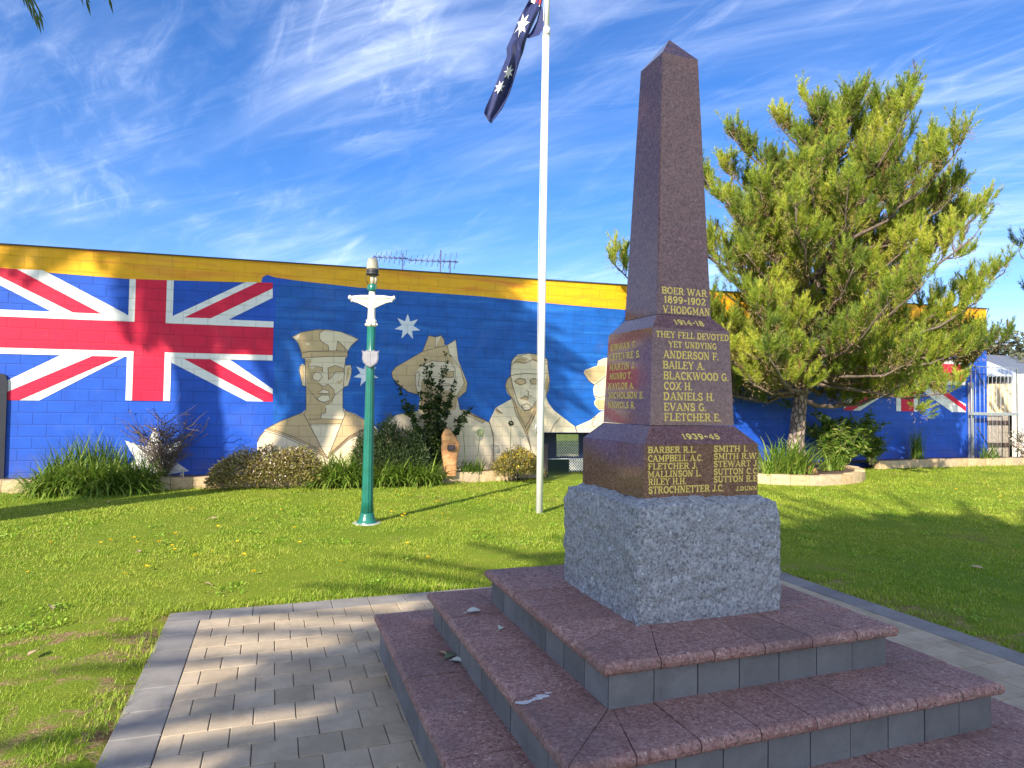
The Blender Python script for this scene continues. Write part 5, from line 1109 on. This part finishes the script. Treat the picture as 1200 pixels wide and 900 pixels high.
conifer(tb, [(6.42, 14.85, .12), (6.44, 14.86, .9), (6.55, 14.88, 1.9), (6.75, 14.85, 3.2), (6.95, 14.9, 4.8), (7.15, 14.9, 6.0), (7.35, 14.9, 7.2), (7.5, 14.9, 8.3)], pine_profile, 88, 24, 'bushy pale green pine tree standing in the curved stone bed', 'pine_tree', LM['needle'], 5, 1.75 - .2,
    forks=[[(6.7, 14.9, 2.5), (8.0, 14.6, 2.5), (9.2, 14.6, 2.35), (10.3, 14.6, 2.5)], [(6.8, 14.9, 2.9), (8.2, 14.3, 2.8), (9.4, 14.1, 2.7), (10.4, 14.0, 3.0)], [(6.7, 14.9, 2.2), (7.6, 14.2, 2.0), (8.4, 13.9, 1.85), (9.2, 13.8, 2.0)], [(6.5, 14.85, 2.1), (6.0, 14.3, 1.95), (5.5, 13.9, 1.9), (5.0, 13.6, 2.1)], [(6.6, 14.85, 2.3), (5.8, 14.3, 2.35), (4.9, 13.9, 2.4), (4.2, 13.5, 2.8)], [(6.6, 14.85, 2.6), (5.6, 14.6, 2.7), (4.7, 14.4, 2.6), (3.9, 14.2, 2.9)], [(6.7, 14.85, 3.0), (5.9, 14.0, 3.1), (5.3, 13.3, 3.1), (4.8, 12.9, 3.5)], [(6.6, 14.85, 2.4), (5.4, 14.6, 2.8), (4.2, 14.3, 3.3), (3.0, 14.1, 3.8), (2.1, 14.0, 4.7)], [(6.9, 14.9, 4.4), (6.2, 14.7, 5.6), (5.9, 14.6, 6.4), (5.7, 14.6, 7.0)], [(7.0, 14.9, 5.0), (7.9, 14.8, 6.0), (8.3, 14.8, 6.7), (8.5, 14.8, 7.4)], [(7.0, 14.9, 4.0), (8.6, 14.7, 4.8), (9.6, 14.6, 5.4), (10.2, 14.6, 6.0)], [(6.8, 14.9, 3.2), (8.6, 14.6, 3.4), (9.8, 14.5, 3.9), (10.9, 14.5, 4.7)],
           [(6.7, 14.9, 2.6), (7.8, 14.3, 2.5), (8.9, 14.0, 2.6), (9.8, 13.9, 3.0)], [(6.6, 14.9, 2.3), (6.2, 14.2, 2.3), (5.6, 13.6, 2.3), (5.0, 13.3, 2.6)], [(6.7, 14.9, 2.4), (7.0, 14.1, 2.3), (7.6, 13.4, 2.3), (8.0, 13.1, 2.6)]], dry=.22)
conifer(Vector((14.6, 17.2, .3)), [(14.6, 17.2, .2), (14.62, 17.2, 2.5), (14.7, 17.2, 5.0), (14.7, 17.2, 7.5)], lambda z, az: np.interp(z, [2.5, 4, 6, 7.5], [.6, 1.55, 1.2, .3]), 16, 8, 'dark conifer whose branch tips reach in at the right edge', 'conifer_tree', LM['needle_dark'], 23, 4.0, needles=40, clip=False, trunk_r=.14)

# ------------------------------------------------------------------ gate, fence, shed and tree beyond the wall's end
gt_ = thing('metal_gate', 'galvanised steel gate with thin vertical bars at the wall end', 'gate', wall_pt(13.4, .22, 0), WROT)
def GS(u, v, off=.22): s, z = on_wall(u, v, off); return s - 13.4, z
gz0 = .30; ga = GS(1138.5, 480)[0]; gb_ = GS(1192, 480)[0] ; gzt = GS(1138, 429)[1]; gzm = GS(1160, 485)[1]
mb = MB(); mb.tube([(ga, 0, gz0), (ga, 0, gzt), (gb_, 0, gzt), (gb_, 0, gz0)], .018, 8); mb.build('gate_frame', M['steel'], gt_)
mb = MB(); mb.box(ga - .04, gb_ + .02, -.035, .035, gzm - .04, gzm + .04, .006); mb.build('mid_rail', M['steel'], gt_)
mb = MB()
for i in range(1, 11):
    x = ga + (gb_ - ga) * i / 11; mb.tube([(x, 0, gz0 + .05), (x, 0, gzt)], .006, 6)
mb.build('bar', M['steel'], gt_)
mb = MB(); gx = GS(1142.5, 480)[0]; mb.box(gx - .05, gx + .05, .06, .16, -.1, GS(1142, 448)[1], .008); mb.build('gate_post', M['steel'], gt_)
mb = MB(); mb.tube([(GS(1138, 420)[0], .03, GS(1138, 420)[1]), (GS(1156, 455)[0], .03, GS(1156, 455)[1])], .012, 6); mb.tube([(GS(1146, 500)[0], .03, GS(1146, 500)[1]), (GS(1158, 520)[0], .03, GS(1158, 520)[1])], .014, 6); mb.build('brace', M['dark_plastic'], gt_)
# paling fence
OFFB = -1.4
fa, fb_ = on_wall(1150, 500, OFFB)[0], on_wall(1215, 500, OFFB)[0]
ff = thing('paling_fence', 'weathered timber paling fence behind the metal gate', 'fence', wall_pt(fa, OFFB, 0), WROT)
M['timber'] = simple('weathered_timber', (.38, .33, .28), .9, var=.3, scale=12, bmp=.4); M['dark_timber'] = simple('dark_brown_timber', (.065, .045, .045), .8, var=.3)
zt_ = on_wall(1170, 486, OFFB)[1]; mbA, mbB = MB(), MB(); x = 0; i = 0; split = on_wall(1181, 500, OFFB)[0] - fa
while x < fb_ - fa:
    tgt = mbA if x < split else mbB; tgt.box(x, x + .095, rnd.uniform(-.01, .0), .02, .1, zt_ + rnd.uniform(-.03, .05)); x += .108
mbA.build('pale_palings', M['timber'], ff); mbB.build('dark_palings', M['dark_timber'], ff)
for q0, q1 in ((zt_ - .30, zt_ - .18), (.52, .64)): mb = MB(); mb.box(0, split, -.045, -.012, q0, q1); mb.build('fence_rail', M['dark_timber'], ff)
# shed
OS = -3.0; sh0, sh1 = on_wall(1140, 470, OS)[0], on_wall(1191.5, 470, OS)[0]
sh = thing('garden_shed', 'cream corrugated shed with pale grey roof behind the fence', 'shed', wall_pt(sh0, OS, 0), WROT); Ls = sh1 - sh0
zw1, zw2, zr0, zr1 = on_wall(1170, 450, OS)[1], on_wall(1170, 441, OS)[1], on_wall(1170, 440, OS)[1], on_wall(1170, 418, OS)[1]
mb = MB(); n = 120; vs = []
for i in range(n + 1):
    x = Ls * i / n; y = .02 * math.sin(i * .9); vs += [(x, y, 0), (x, y, zw1)]
mb.add(vs, [(2 * i, 2 * i + 2, 2 * i + 3, 2 * i + 1) for i in range(n)]); mb.build('shed_wall', simple('cream_corrugated_steel', (.70, .55, .33), .5, var=.05), sh, False)
mb = MB(); mb.box(-.1, Ls - .02, .3, 3.0, 0, zw2 - .01); mb.build('shed_body', M['dark_timber'], sh)
mb = MB(); 
for i in range(12): mb.box(Ls * i / 12 + .02, Ls * i / 12 + .06, -.01, .03, zw1, zw2)
mb.build('eave_batten', M['timber'], sh)
mb = MB(); mb.add([(-.6, -.25, zr0), (Ls + .05, -.25, zr0), (Ls + .05, 1.8, zr1 + .28), (-.6, 1.8, zr1 + .28), (-.6, -.25, zr0 - .03), (Ls + .05, -.25, zr0 - .03), (Ls + .05, 1.8, zr1 + .25), (-.6, 1.8, zr1 + .25)], [(0, 1, 2, 3), (7, 6, 5, 4), (0, 4, 5, 1), (1, 5, 6, 2), (2, 6, 7, 3), (3, 7, 4, 0)]); mb.build('shed_roof', simple('pale_grey_roof', (.55, .57, .58), .5, var=.06), sh)
wp_ = thing('white_wall', 'white rendered wall at the right edge past the gate', 'wall', wall_pt(on_wall(1193, 470, -.9)[0], -.9, 0), WROT)
zt_ = on_wall(1196, 440, -.9)[1]; mb = MB(); mb.prism([(0, 0), (2.5, 0), (2.5, zt_ + .1), (.25, zt_ + .06), (.08, zt_), (0, zt_ - .25)], lambda x, z, s: (x, .18 * s, z)); mb.build('rendered_panel', simple('white_render', (.78, .76, .72), .8, var=.05, bmp=.1), wp_)
h2 = thing('distant_shed', 'dark grey shed roof end behind the cream shed', 'shed', wall_pt(on_wall(1188, 430, -4.6)[0], -4.6, 0), WROT)
za_, zb_ = on_wall(1192, 437, -4.6)[1], on_wall(1192, 418, -4.6)[1]
mb = MB(); mb.add([(0, 0, za_), (3, 0, za_), (3, 1.5, zb_ + .2), (-.3, 1.5, zb_ + .2)], [(0, 1, 2, 3)]); mb.build('roof', simple('slate_roof', (.13, .15, .20), .6), h2, False)
mb = MB(); mb.box(.1, 3, .1, 1.4, 0, za_ - .02); mb.build('shed_wall', M['steel'], h2)
def broad_tree(base, h, w, label, n=4200, m='grey_leaf'):
    t = thing('broadleaf_tree', label, 'tree', base); mb = MB(); mb.tube([(0, 0, 0), (.1, 0, h * .35), (.05, .1, h * .6)], [.16, .12, .07], 8); mb.build('trunk', M['bark'], t)
    mb = MB(); P_, D_ = [], []
    for i in range(46):
        a = rnd.uniform(0, 6.283); e = rnd.uniform(-.15, 1.3); r = w * rnd.uniform(.5, 1); tip = Vector((math.cos(a) * math.cos(e) * r, math.sin(a) * math.cos(e) * r, h * .5 + math.sin(e) * h * .48 * rnd.uniform(.7, 1))); st = Vector((.05, .05, h * rnd.uniform(.3, .6)))
        pts = [st, st.lerp(tip, .5) + Vector((0, 0, .15)), tip]; mb.tube(pts, [.035, .02, .005], 5)
        for _ in range(n // 46):
            f = rnd.uniform(.35, 1.05); q = st.lerp(tip, f); P_.append((q + Vector((rnd.gauss(0, .18), rnd.gauss(0, .18), rnd.gauss(0, .18))))[:]); D_.append((rnd.gauss(0, 1), rnd.gauss(0, 1), rnd.gauss(0, .7)))
    mb.build('branches', LM['twig'], t, False); s = Soup(); leaves(s, P_, D_, .22, .12); s.build('crown', LM[m], t)
broad_tree(wall_pt(on_wall(1178, 450, -7)[0], -7, 0), 5.6, 2.4, 'airy grey green tree behind the sheds')
broad_tree(wall_pt(on_wall(1230, 450, -6)[0], -6, 0), 4.6, 2.0, 'low dense green tree at the right behind the sheds', 3000, 'dark_leaf')

# ------------------------------------------------------------------ palms whose fronds shade the monument (mostly behind the photographer)
LM['frond'] = leafmat('palm_frond', [(0, (.035, .07, .018)), (.7, (.07, .11, .03)), (1, (.14, .15, .05))], .2)
M['palm_trunk'] = simple('palm_trunk', (.16, .12, .09), .95, var=.4, scale=9, bmp=.8)
def frond(soup, stems, o, az, el, L, r_, droop=1.5, nl=46, ll=.50):
    k = 14; pts = []; cur = Vector(o); a = el
    for i in range(k + 1):
        pts.append(cur.copy()); a = el - droop * (i / k) ** 1.5; cur = cur + Vector((math.cos(az) * math.cos(a), math.sin(az) * math.cos(a), math.sin(a))) * (L / k)
    stems.tube(pts, [.035 * (1 - .9 * i / k) + .004 for i in range(k + 1)], 4)
    P_, Q, W = [], [], []
    for s in (1, -1):
        for i in range(nl):
            f = .14 + .86 * (i + .5) / nl; x = f * k; j = min(int(x), k - 1); p = pts[j].lerp(pts[j + 1], x - j); d = (pts[j + 1] - pts[j]).normalized(); side = d.cross(Vector((0, 0, 1))); side = side.normalized() * s if side.length > 1e-3 else Vector((s, 0, 0)); up = side.cross(d) * s
            l = ll * (math.sin(math.pi * min(1, f * .86 + .10)) ** .6) * r_.uniform(.85, 1.1); dv = (side * .80 + d * .62 + up * .22 + Vector((0, 0, -.12))).normalized(); e = p + dv * l + Vector((0, 0, -.10 * l)); m = p + dv * l * .5; ww = d * .026
            P_.append([p[:], (m + ww)[:], e[:], (m - ww)[:]])
    soup.quads(P_)
def frond_to(soup, stems, o, tip, r_, nl=60, ll=.42, arch=.33):
    a, c = Vector(o), Vector(tip); b = a.lerp(c, .5) + Vector((0, 0, (a - c).length * arch)); k = 16
    pts = [a * (1 - t) ** 2 + b * 2 * t * (1 - t) + c * t * t for t in (i / k for i in range(k + 1))]
    stems.tube(pts, [.035 * (1 - .9 * i / k) + .004 for i in range(k + 1)], 4); P_ = []
    for s in (1, -1):
        for i in range(nl):
            f = .12 + .88 * (i + .5) / nl; x = f * k; j = min(int(x), k - 1); p = pts[j].lerp(pts[j + 1], x - j); d = (pts[j + 1] - pts[j]).normalized(); side = d.cross(Vector((0, 0, 1))).normalized() * s
            l = ll * (math.sin(math.pi * min(1, f * .80 + .10)) ** .6) * r_.uniform(.85, 1.1); dv = (side * .5 + d * .85 + Vector((0, 0, -.35))).normalized(); e = p + dv * l; m = p + dv * l * .5; ww = d.cross(dv).cross(dv).normalized() * .02
            P_.append([p[:], (m + ww)[:], e[:], (m - ww)[:]])
    soup.quads(P_)
def crown_at(q1, v, along):                             # crown placed by where its shadow falls
    a = SUN_AZ; return Vector((q1 * math.cos(a) + along * math.sin(a), -q1 * math.sin(a) + along * math.cos(a), (v - along * math.sin(SUN_EL)) / math.cos(SUN_EL)))
def palm(base, crown, nf, L, label, seed, tips=(), ribs=(), elr=(-.45, 1.2), dr=1.0, nl=62, ll=.58):
    r_ = random.Random(seed); B = Vector(base); t = thing('palm_tree', label, 'palm tree', B); c = Vector(crown) - B
    mb = MB(); n = 30; mb.tube([Vector((c.x * (i / n) ** 2.6, c.y * (i / n) ** 2.6, -.1 + (c.z + .1) * i / n)) for i in range(n + 1)], [(.25 + .03 * (i % 2)) * (1.25 if i < 2 else 1) for i in range(n + 1)], 14); mb.build('trunk', M['palm_trunk'], t)
    s = Soup(); st = MB()
    for i in range(nf):
        az = i * 2.39996 + r_.uniform(-.25, .25); el = elr[0] + (elr[1] - elr[0]) * ((i + .5) / nf) ** .8 + r_.uniform(-.1, .1); frond(s, st, c + Vector((math.cos(az), math.sin(az), 0)) * .18, az, el, L * r_.uniform(.85, 1.12), r_, dr + r_.uniform(0, .7) * dr, nl, ll)
    for tp in tips: frond_to(s, st, c, Vector(tp) - B, r_)
    for q1, v, al, *w in ribs: frond_to(s, st, c, crown_at(q1, v, al) - B, r_, 60, w[0] if w else .26, .10)
    s.build('crown', LM['frond'], t); st.build('frond_stalks', LM['stem'], t, False)
cA, cB, cC, cD = crown_at(-11.0, 7.9, -2.5), crown_at(-8.6, 7.9, -1.6), crown_at(-.4, 2.3, -8), crown_at(1.3, 3.7, -9.5)
palm((-10.5, 2.4, 0), cA, 100, 2.8, 'tall palm left of the frame shading the big painted flag', 31, elr=(-.3, 1.2))
palm((-10.4, 2.2, 0), cB, 120, 3.0, 'leaning palm left of the frame whose frond tips hang into the sky', 32, [at_depth(47, 24, 6.3), at_depth(50, 20, 6.5), at_depth(42, 14, 6.4), at_depth(105, 3, 6.5), at_depth(131, -1, 6.6), at_depth(-3, 18, 6.2)], ribs=[(-5.3, 8.0, .2, .28), (-5.5, 8.7, -.6, .28), (-5.9, 9.3, .5, .28), (-6.4, 9.9, -.2, .28), (-5.9, 7.6, -.9, .28), (-6.9, 10.2, -.8, .3)], elr=(-.2, 1.2), dr=.75)
palm((cC.x + .2, cC.y - .3, 0), cC, 165, 2.9, 'stout palm behind the photographer shading the obelisk', 33, elr=(-1.1, 1.2), ribs=[(-3.9, .55, -8.2), (-4.2, 1.1, -8), (-4.45, 1.65, -7.6), (-4.3, 2.15, -8.4), (-4.6, 2.75, -8), (-4.0, 3.25, -7.6), (-3.4, 3.7, -8.2), (-3.3, .1, -8.3), (-4.5, 1.35, -8.5), (-2.2, -.3, -8), (-4.3, 2.5, -8.6), (-3.1, .8, -8, .5), (-3.0, 1.2, -7.8, .5), (-3.0, .4, -8.2, .5), (-2.7, 1.6, -8.3, .5), (-2.4, .1, -7.7, .5), (-2.6, 2.1, -8.1, .5), (-1.9, .0, -8.1, .5), (-3.2, 1.5, -8.6, .4)])
palm((cD.x + .4, cD.y - .5, 0), cD, 130, 2.7, 'farther palm behind the photographer shading the right lawn', 34, ribs=[(-2.4, 6.2, -9.2, .4), (-1.9, 6.95, -9, .34), (-1.0, 6.5, -9.6, .4), (-.5, 7.35, -9.9, .34), (.25, 7.5, -9.2, .34), (1.4, 7.0, -9.6, .36), (2.3, 6.9, -9, .34), (3.1, 6.3, -9.4, .36), (-1.6, 5.6, -9.4, .5), (-1.7, 4.9, -9.2, .5), (-1.2, 5.9, -9.7, .5), (-1.9, 4.4, -9.5, .5)])

# ------------------------------------------------------------------ grass, flowers, litter
def in_paving(x, y, m=0.0):
    q0 = (x - MC.x) * ma.x + (y - MC.y) * ma.y; q1 = (x - MC.x) * mb_.x + (y - MC.y) * mb_.y
    return (q0 > PAVE['a0'] - m) & (q0 < PAVE['a1'] + m) & (q1 < PAVE['b1'] + m) & (q1 > PAVE['b0'])
def grass():
    N = 900000; g = np.random.default_rng(3)
    y = 2.2 + 16.3 * g.uniform(0, 1, N) ** 1.15; x = (g.uniform(-1.02, 1.02, N)) * (y * .80 + .8)
    o = (x * wnorm.x + (y - WP0) * wnorm.y); k = (o > OFF + .01) & ~in_paving(x, y, -.03 * (.3 + g.uniform(0, 1, N) ** 2 * np.sin(x * 9 + y * 7) ** 2))
    ce = ((x - cc.x) / 2.02) ** 2 + ((y - cc.y) / 1.77) ** 2; k &= ce > 1
    sidx = x * wdir.x + (y - WP0) * wdir.y; k &= ~((sidx > o0 - .06) & (sidx < o1 + .32) & (o < .64))
    dens = np.clip(7.5 / y, .35, 1.0); k &= g.uniform(0, 1, N) < dens
    qa = (x - MC.x) * ma.x + (y - MC.y) * ma.y; qb = (x - MC.x) * mb_.x + (y - MC.y) * mb_.y; mr = lambda v, a, b: np.clip((v - a) / (b - a), 0, 1)
    w = np.maximum(np.maximum(mr(qa, -3.15, -2.7) * (qa < -2.5) * mr(qb, 2.5, 2.2), .9 * mr(qa, 3.9, 2.9) * (qa > 2.7) * mr(qb, 3.1, 2.4)), .8 * mr(qb, 2.68, 2.56) * (qa < 2.9))
    sel = np.nonzero((w > 0) & k)[0]; nz = np.zeros(N); nz[sel] = [noise.fractal((float(x[i]) * 3.5, float(y[i]) * 3.5, 1), .8, 2.1, 4) + .4 * noise.noise((float(x[i]) * 16, float(y[i]) * 16, 1)) for i in sel]
    k &= g.uniform(0, 1, N) > np.clip(w * (.55 + 1.3 * nz), 0, .95)
    x, y = x[k], y[k]; n = len(x); thin = np.array([noise.noise((float(p) * 2.3, float(q) * 2.3, 8)) + .6 * noise.noise((float(p) * 8, float(q) * 8, 3)) for p, q in zip(x, y)]); kk = g.uniform(-.2, 1.2, n) > -thin * 1.6 - .1; x, y, thin = x[kk], y[kk], thin[kk]; n = len(x)
    st = lambda a, b, t: np.clip((t - a) / (b - a), 0, 1) ** 2 * (3 - 2 * np.clip((t - a) / (b - a), 0, 1))
    oo = x * wnorm.x + (y - WP0) * wnorm.y; z = .05 * st(4, .6, oo) + .09 * st(5, 11, x) * st(5.5, .6, oo)
    qa = (x - MC.x) * ma.x + (y - MC.y) * ma.y; qb = (x - MC.x) * mb_.x + (y - MC.y) * mb_.y
    z = z - .012
    cl = np.array([noise.noise((float(a) * 1.7, float(b) * 1.7, 4)) for a, b in zip(x[::1], y[::1])])
    h = (.016 + .009 * cl + .008 * thin + g.uniform(0, .018, n)).clip(.008) * np.clip(.9 + .03 * y, 1, 1.5); az = g.uniform(0, 2 * np.pi, n); ln = g.uniform(.2, 1.1, n); w = .0030 * np.clip(y / 4.0, .8, 2.6) * g.uniform(.7, 1.4, n)
    rag = 1 + 1.3 * ((oo < OFF + .10) * g.uniform(0, 1, n)) + .9 * (((np.abs(qb - 2.57) < .06) & (qa < 2.8)) | ((np.abs(qa + 2.66) < .06) & (qb < 2.6))) * g.uniform(0, 1, n); h = h * rag; z = z - .0
    B = np.stack([x, y, z], 1); d = np.stack([np.cos(az), np.sin(az), np.zeros(n)], 1); sd_ = np.stack([-d[:, 1], d[:, 0], np.zeros(n)], 1)
    T = B + d * (h * ln)[:, None] + np.stack([np.zeros(n), np.zeros(n), h], 1)
    V = np.stack([B - sd_ * w[:, None], B + sd_ * w[:, None], T], 1).reshape(-1, 3); F = np.arange(3 * n).reshape(n, 3)
    m, nt, b, out = mat('grass_blades'); gm = nd(nt, 'ShaderNodeNewGeometry'); co = objco(nt); c = ramp(nt, gm.outputs['Random Per Island'], [(0, (.16, .31, .018)), (.5, (.28, .43, .030)), (.85, (.42, .49, .06)), (1, (.62, .54, .22))])
    a = noisef(nt, co, .55, 5, .6); c = mixc(nt, mapr(nt, a, .32, .70, 0, .6), c, (.45, .46, .06)); a2 = noisef(nt, co, 3.2, 4, .6); c = mixc(nt, mapr(nt, a2, .45, .75, 0, .6), c, (.12, .25, .012))
    nt.links.new(c, b.inputs['Base Color']); b.inputs['Roughness'].default_value = .55; b.inputs['Specular IOR Level'].default_value = .25
    t = nd(nt, 'ShaderNodeBsdfTranslucent', {'Color': c}); mx = nd(nt, 'ShaderNodeMixShader', {0: .35, 1: b.outputs[0], 2: t.outputs[0]}); nt.links.new(mx.outputs[0], out.inputs[0])
    o_ = np_mesh('grass', V, F, m); tag(o_, 'short green mown grass blades across the lawn', 'grass', kind='stuff')
grass()
def clover():
    g = np.random.default_rng(17); P_, D_ = [], []
    for _ in range(300):
        y = 3.0 + 9.5 * g.uniform() ** 1.2; x = g.uniform(-1, 1) * (y * .8 + .5); o = wall_off(x, y)
        if o < OFF + .2 or bool(in_paving(x, y, .08)) or noise.noise((x * .7, y * .7, 5)) < -.05: continue
        r = g.uniform(.04, .15); n = int(16 + 170 * r); a = g.uniform(0, 6.283, n); q = r * np.sqrt(g.uniform(0, 1, n)); z0 = lawn_z(x, y)
        for k in range(n): P_.append((x + q[k] * math.cos(a[k]), y + q[k] * math.sin(a[k]), z0 + g.uniform(.012, .034))); D_.append((math.cos(a[k] * 3), math.sin(a[k] * 3), .25))
    s = Soup(); leaves(s, P_, D_, .026, .020); o = s.build('clover', leafmat('clover_leaf', [(0, (.15, .30, .02)), (.6, (.24, .40, .03)), (1, (.36, .46, .06))], .3)); tag(o, 'low clover and broad weeds growing in the lawn', 'clover', kind='stuff')
clover()
def dandelions():
    mb = MB(); mb.tube([(0, 0, 0), (.004, 0, .05)], .0028, 5); vs = [(0.004, 0, .056)]; n = 14
    for i in range(n):
        a = 2 * math.pi * i / n; r = .022 if i % 2 == 0 else .015; vs.append((.004 + r * math.cos(a), r * math.sin(a), .060 + .004 * (i % 2)))
    mb.add(vs, [(0, i + 1, (i + 1) % n + 1) for i in range(n)], 1); mb.add([(.004, 0, .045)] + [(v[0], v[1], v[2] - .006) for v in vs[1:]], [(0, (i + 1) % n + 1, i + 1) for i in range(n)], 1)
    first = mb.build('dandelion', [LM['stem'], LM['yellow_petal']], None, False); tag(first, 'small yellow dandelion flower standing in the sunlit lawn', 'flower', 'dandelions in the lawn')
    spots = [(33, 673), (88, 633), (118, 639), (128, 637), (155, 634), (160, 638), (203, 643), (204, 648), (205, 630), (230, 655), (146, 676), (171, 669), (278, 637), (298, 675), (285, 654), (248, 649), (185, 640), (400, 661), (478, 640), (503, 658), (470, 608), (474, 606), (517, 605), (506, 605), (511, 592), (516, 590), (546, 576), (545, 580), (484, 580), (464, 580), (470, 584), (494, 570), (480, 585), (526, 609), (622, 597), (536, 568), (443, 600), (459, 602), (575, 594), (1152, 571), (1172, 585), (1158, 573), (1120, 577), (1090, 572), (60, 640), (225, 600), (345, 622), (370, 596), (330, 600), (352, 640), (255, 620), (560, 592), (600, 590)]
    for i, (u, v) in enumerate(spots):
        o = first if i == 0 else first.copy()
        if i: C.objects.link(o)
        p = ground(u, v); p.z = lawn_z(p.x, p.y) - .01; o.location = p; s = rnd.uniform(.6, 1.1); o.scale = (s, s, s); o.rotation_euler = (rnd.uniform(-.2, .35), rnd.uniform(-.2, .2), rnd.uniform(0, 6))
dandelions()
def leaf_litter():
    lm = {}
    def leafmesh(L, W, m, name, label, p, rz, tilt, group=None):
        mb = MB(); n = 7; vs = []
        for i in range(n):
            f = i / (n - 1); w = W * math.sin(math.pi * (f * .94 + .03)) ** .8; zc = .010 * math.sin(f * 3) + .004; vs += [(L * (f - .5), -w, zc + .006), (L * (f - .5), 0, zc), (L * (f - .5), w, zc + .007)]
        mb.add(vs, [(3 * i + j, 3 * i + 3 + j, 3 * i + 4 + j, 3 * i + 1 + j) for i in range(n - 1) for j in range(2)], 0, True)
        mb.tube([(-L * .5, 0, .006), (-L * .75, .004, .002)], .0016, 5); o = mb.build(name, m, None, False); o.location = p; o.rotation_euler = (tilt, 0, rz); tag(o, label, 'leaf', group)
    pale = simple('pale_dry_leaf', (.55, .58, .50), .8); brown = simple('tan_dry_leaf', (.50, .34, .20), .8); green = simple('dull_green_leaf', (.14, .19, .10), .7)
    def stp(u, v, z): r = ray(u, v); t = (z - EYE) / r.z; return Vector((r.x * t, r.y * t, z))
    leafmesh(.075, .026, pale, 'fallen_leaf', 'pale silvery leaf near the back of the middle step', stp(555, 718, .4425), .3, .1)
    leafmesh(.04, .016, pale, 'fallen_leaf', 'small curled pale leaf near the top riser on the middle step', stp(586, 738, .4425), 1.2, .2)
    leafmesh(.085, .022, green, 'fallen_leaf', 'longest dull green leaf of the bottom step cluster', stp(527, 771, .2515), .9, .1); leafmesh(.06, .018, brown, 'fallen_leaf', 'brown leaf within the bottom step leaf cluster', stp(518, 768, .2515), 2.6, .15); leafmesh(.06, .02, pale, 'fallen_leaf', 'pale leaf at the right of the bottom step cluster', stp(535, 776, .2515), -.4, .15)
    for u, v in ((127, 593), (240, 688), (162, 649), (250, 610), (40, 770), (60, 716), (1145, 668), (615, 677)):
        p = ground(u, v); leafmesh(.11, .024, brown, 'fallen_leaf', 'dry tan leaf lying on the open lawn', p + Vector((0, 0, lawn_z(p.x, p.y) + .02)), rnd.uniform(0, 6), .2, 'dry leaves on the lawn')
    # bird dropping on the middle step
    mb = MB(); a, b_ = stp(612, 824, .4432), stp(631, 821, .4432)
    for i, (u, v, r) in enumerate(((607, 823, .008), (612, 823.5, .016), (618, 822, .012), (624, 820.5, .008), (630, 818.5, .013), (636, 815.5, .017), (642, 812, .008))):
        c = stp(u, v, .4436 + .0002 * i); n = 12; mb.add([c] + [c + Vector((math.cos(6.283 * k / n) * r * 1.7 * rnd.uniform(.8, 1.2), math.sin(6.283 * k / n) * r * .9, 0)) for k in range(n)], [(0, k + 1, (k + 1) % n + 1) for k in range(n)])
    o = mb.build('bird_dropping', simple('white_dropping', (.55, .53, .52), .9), None, False); tag(o, 'whitish dropping smeared on the corner of the middle step', 'stain')
leaf_litter()
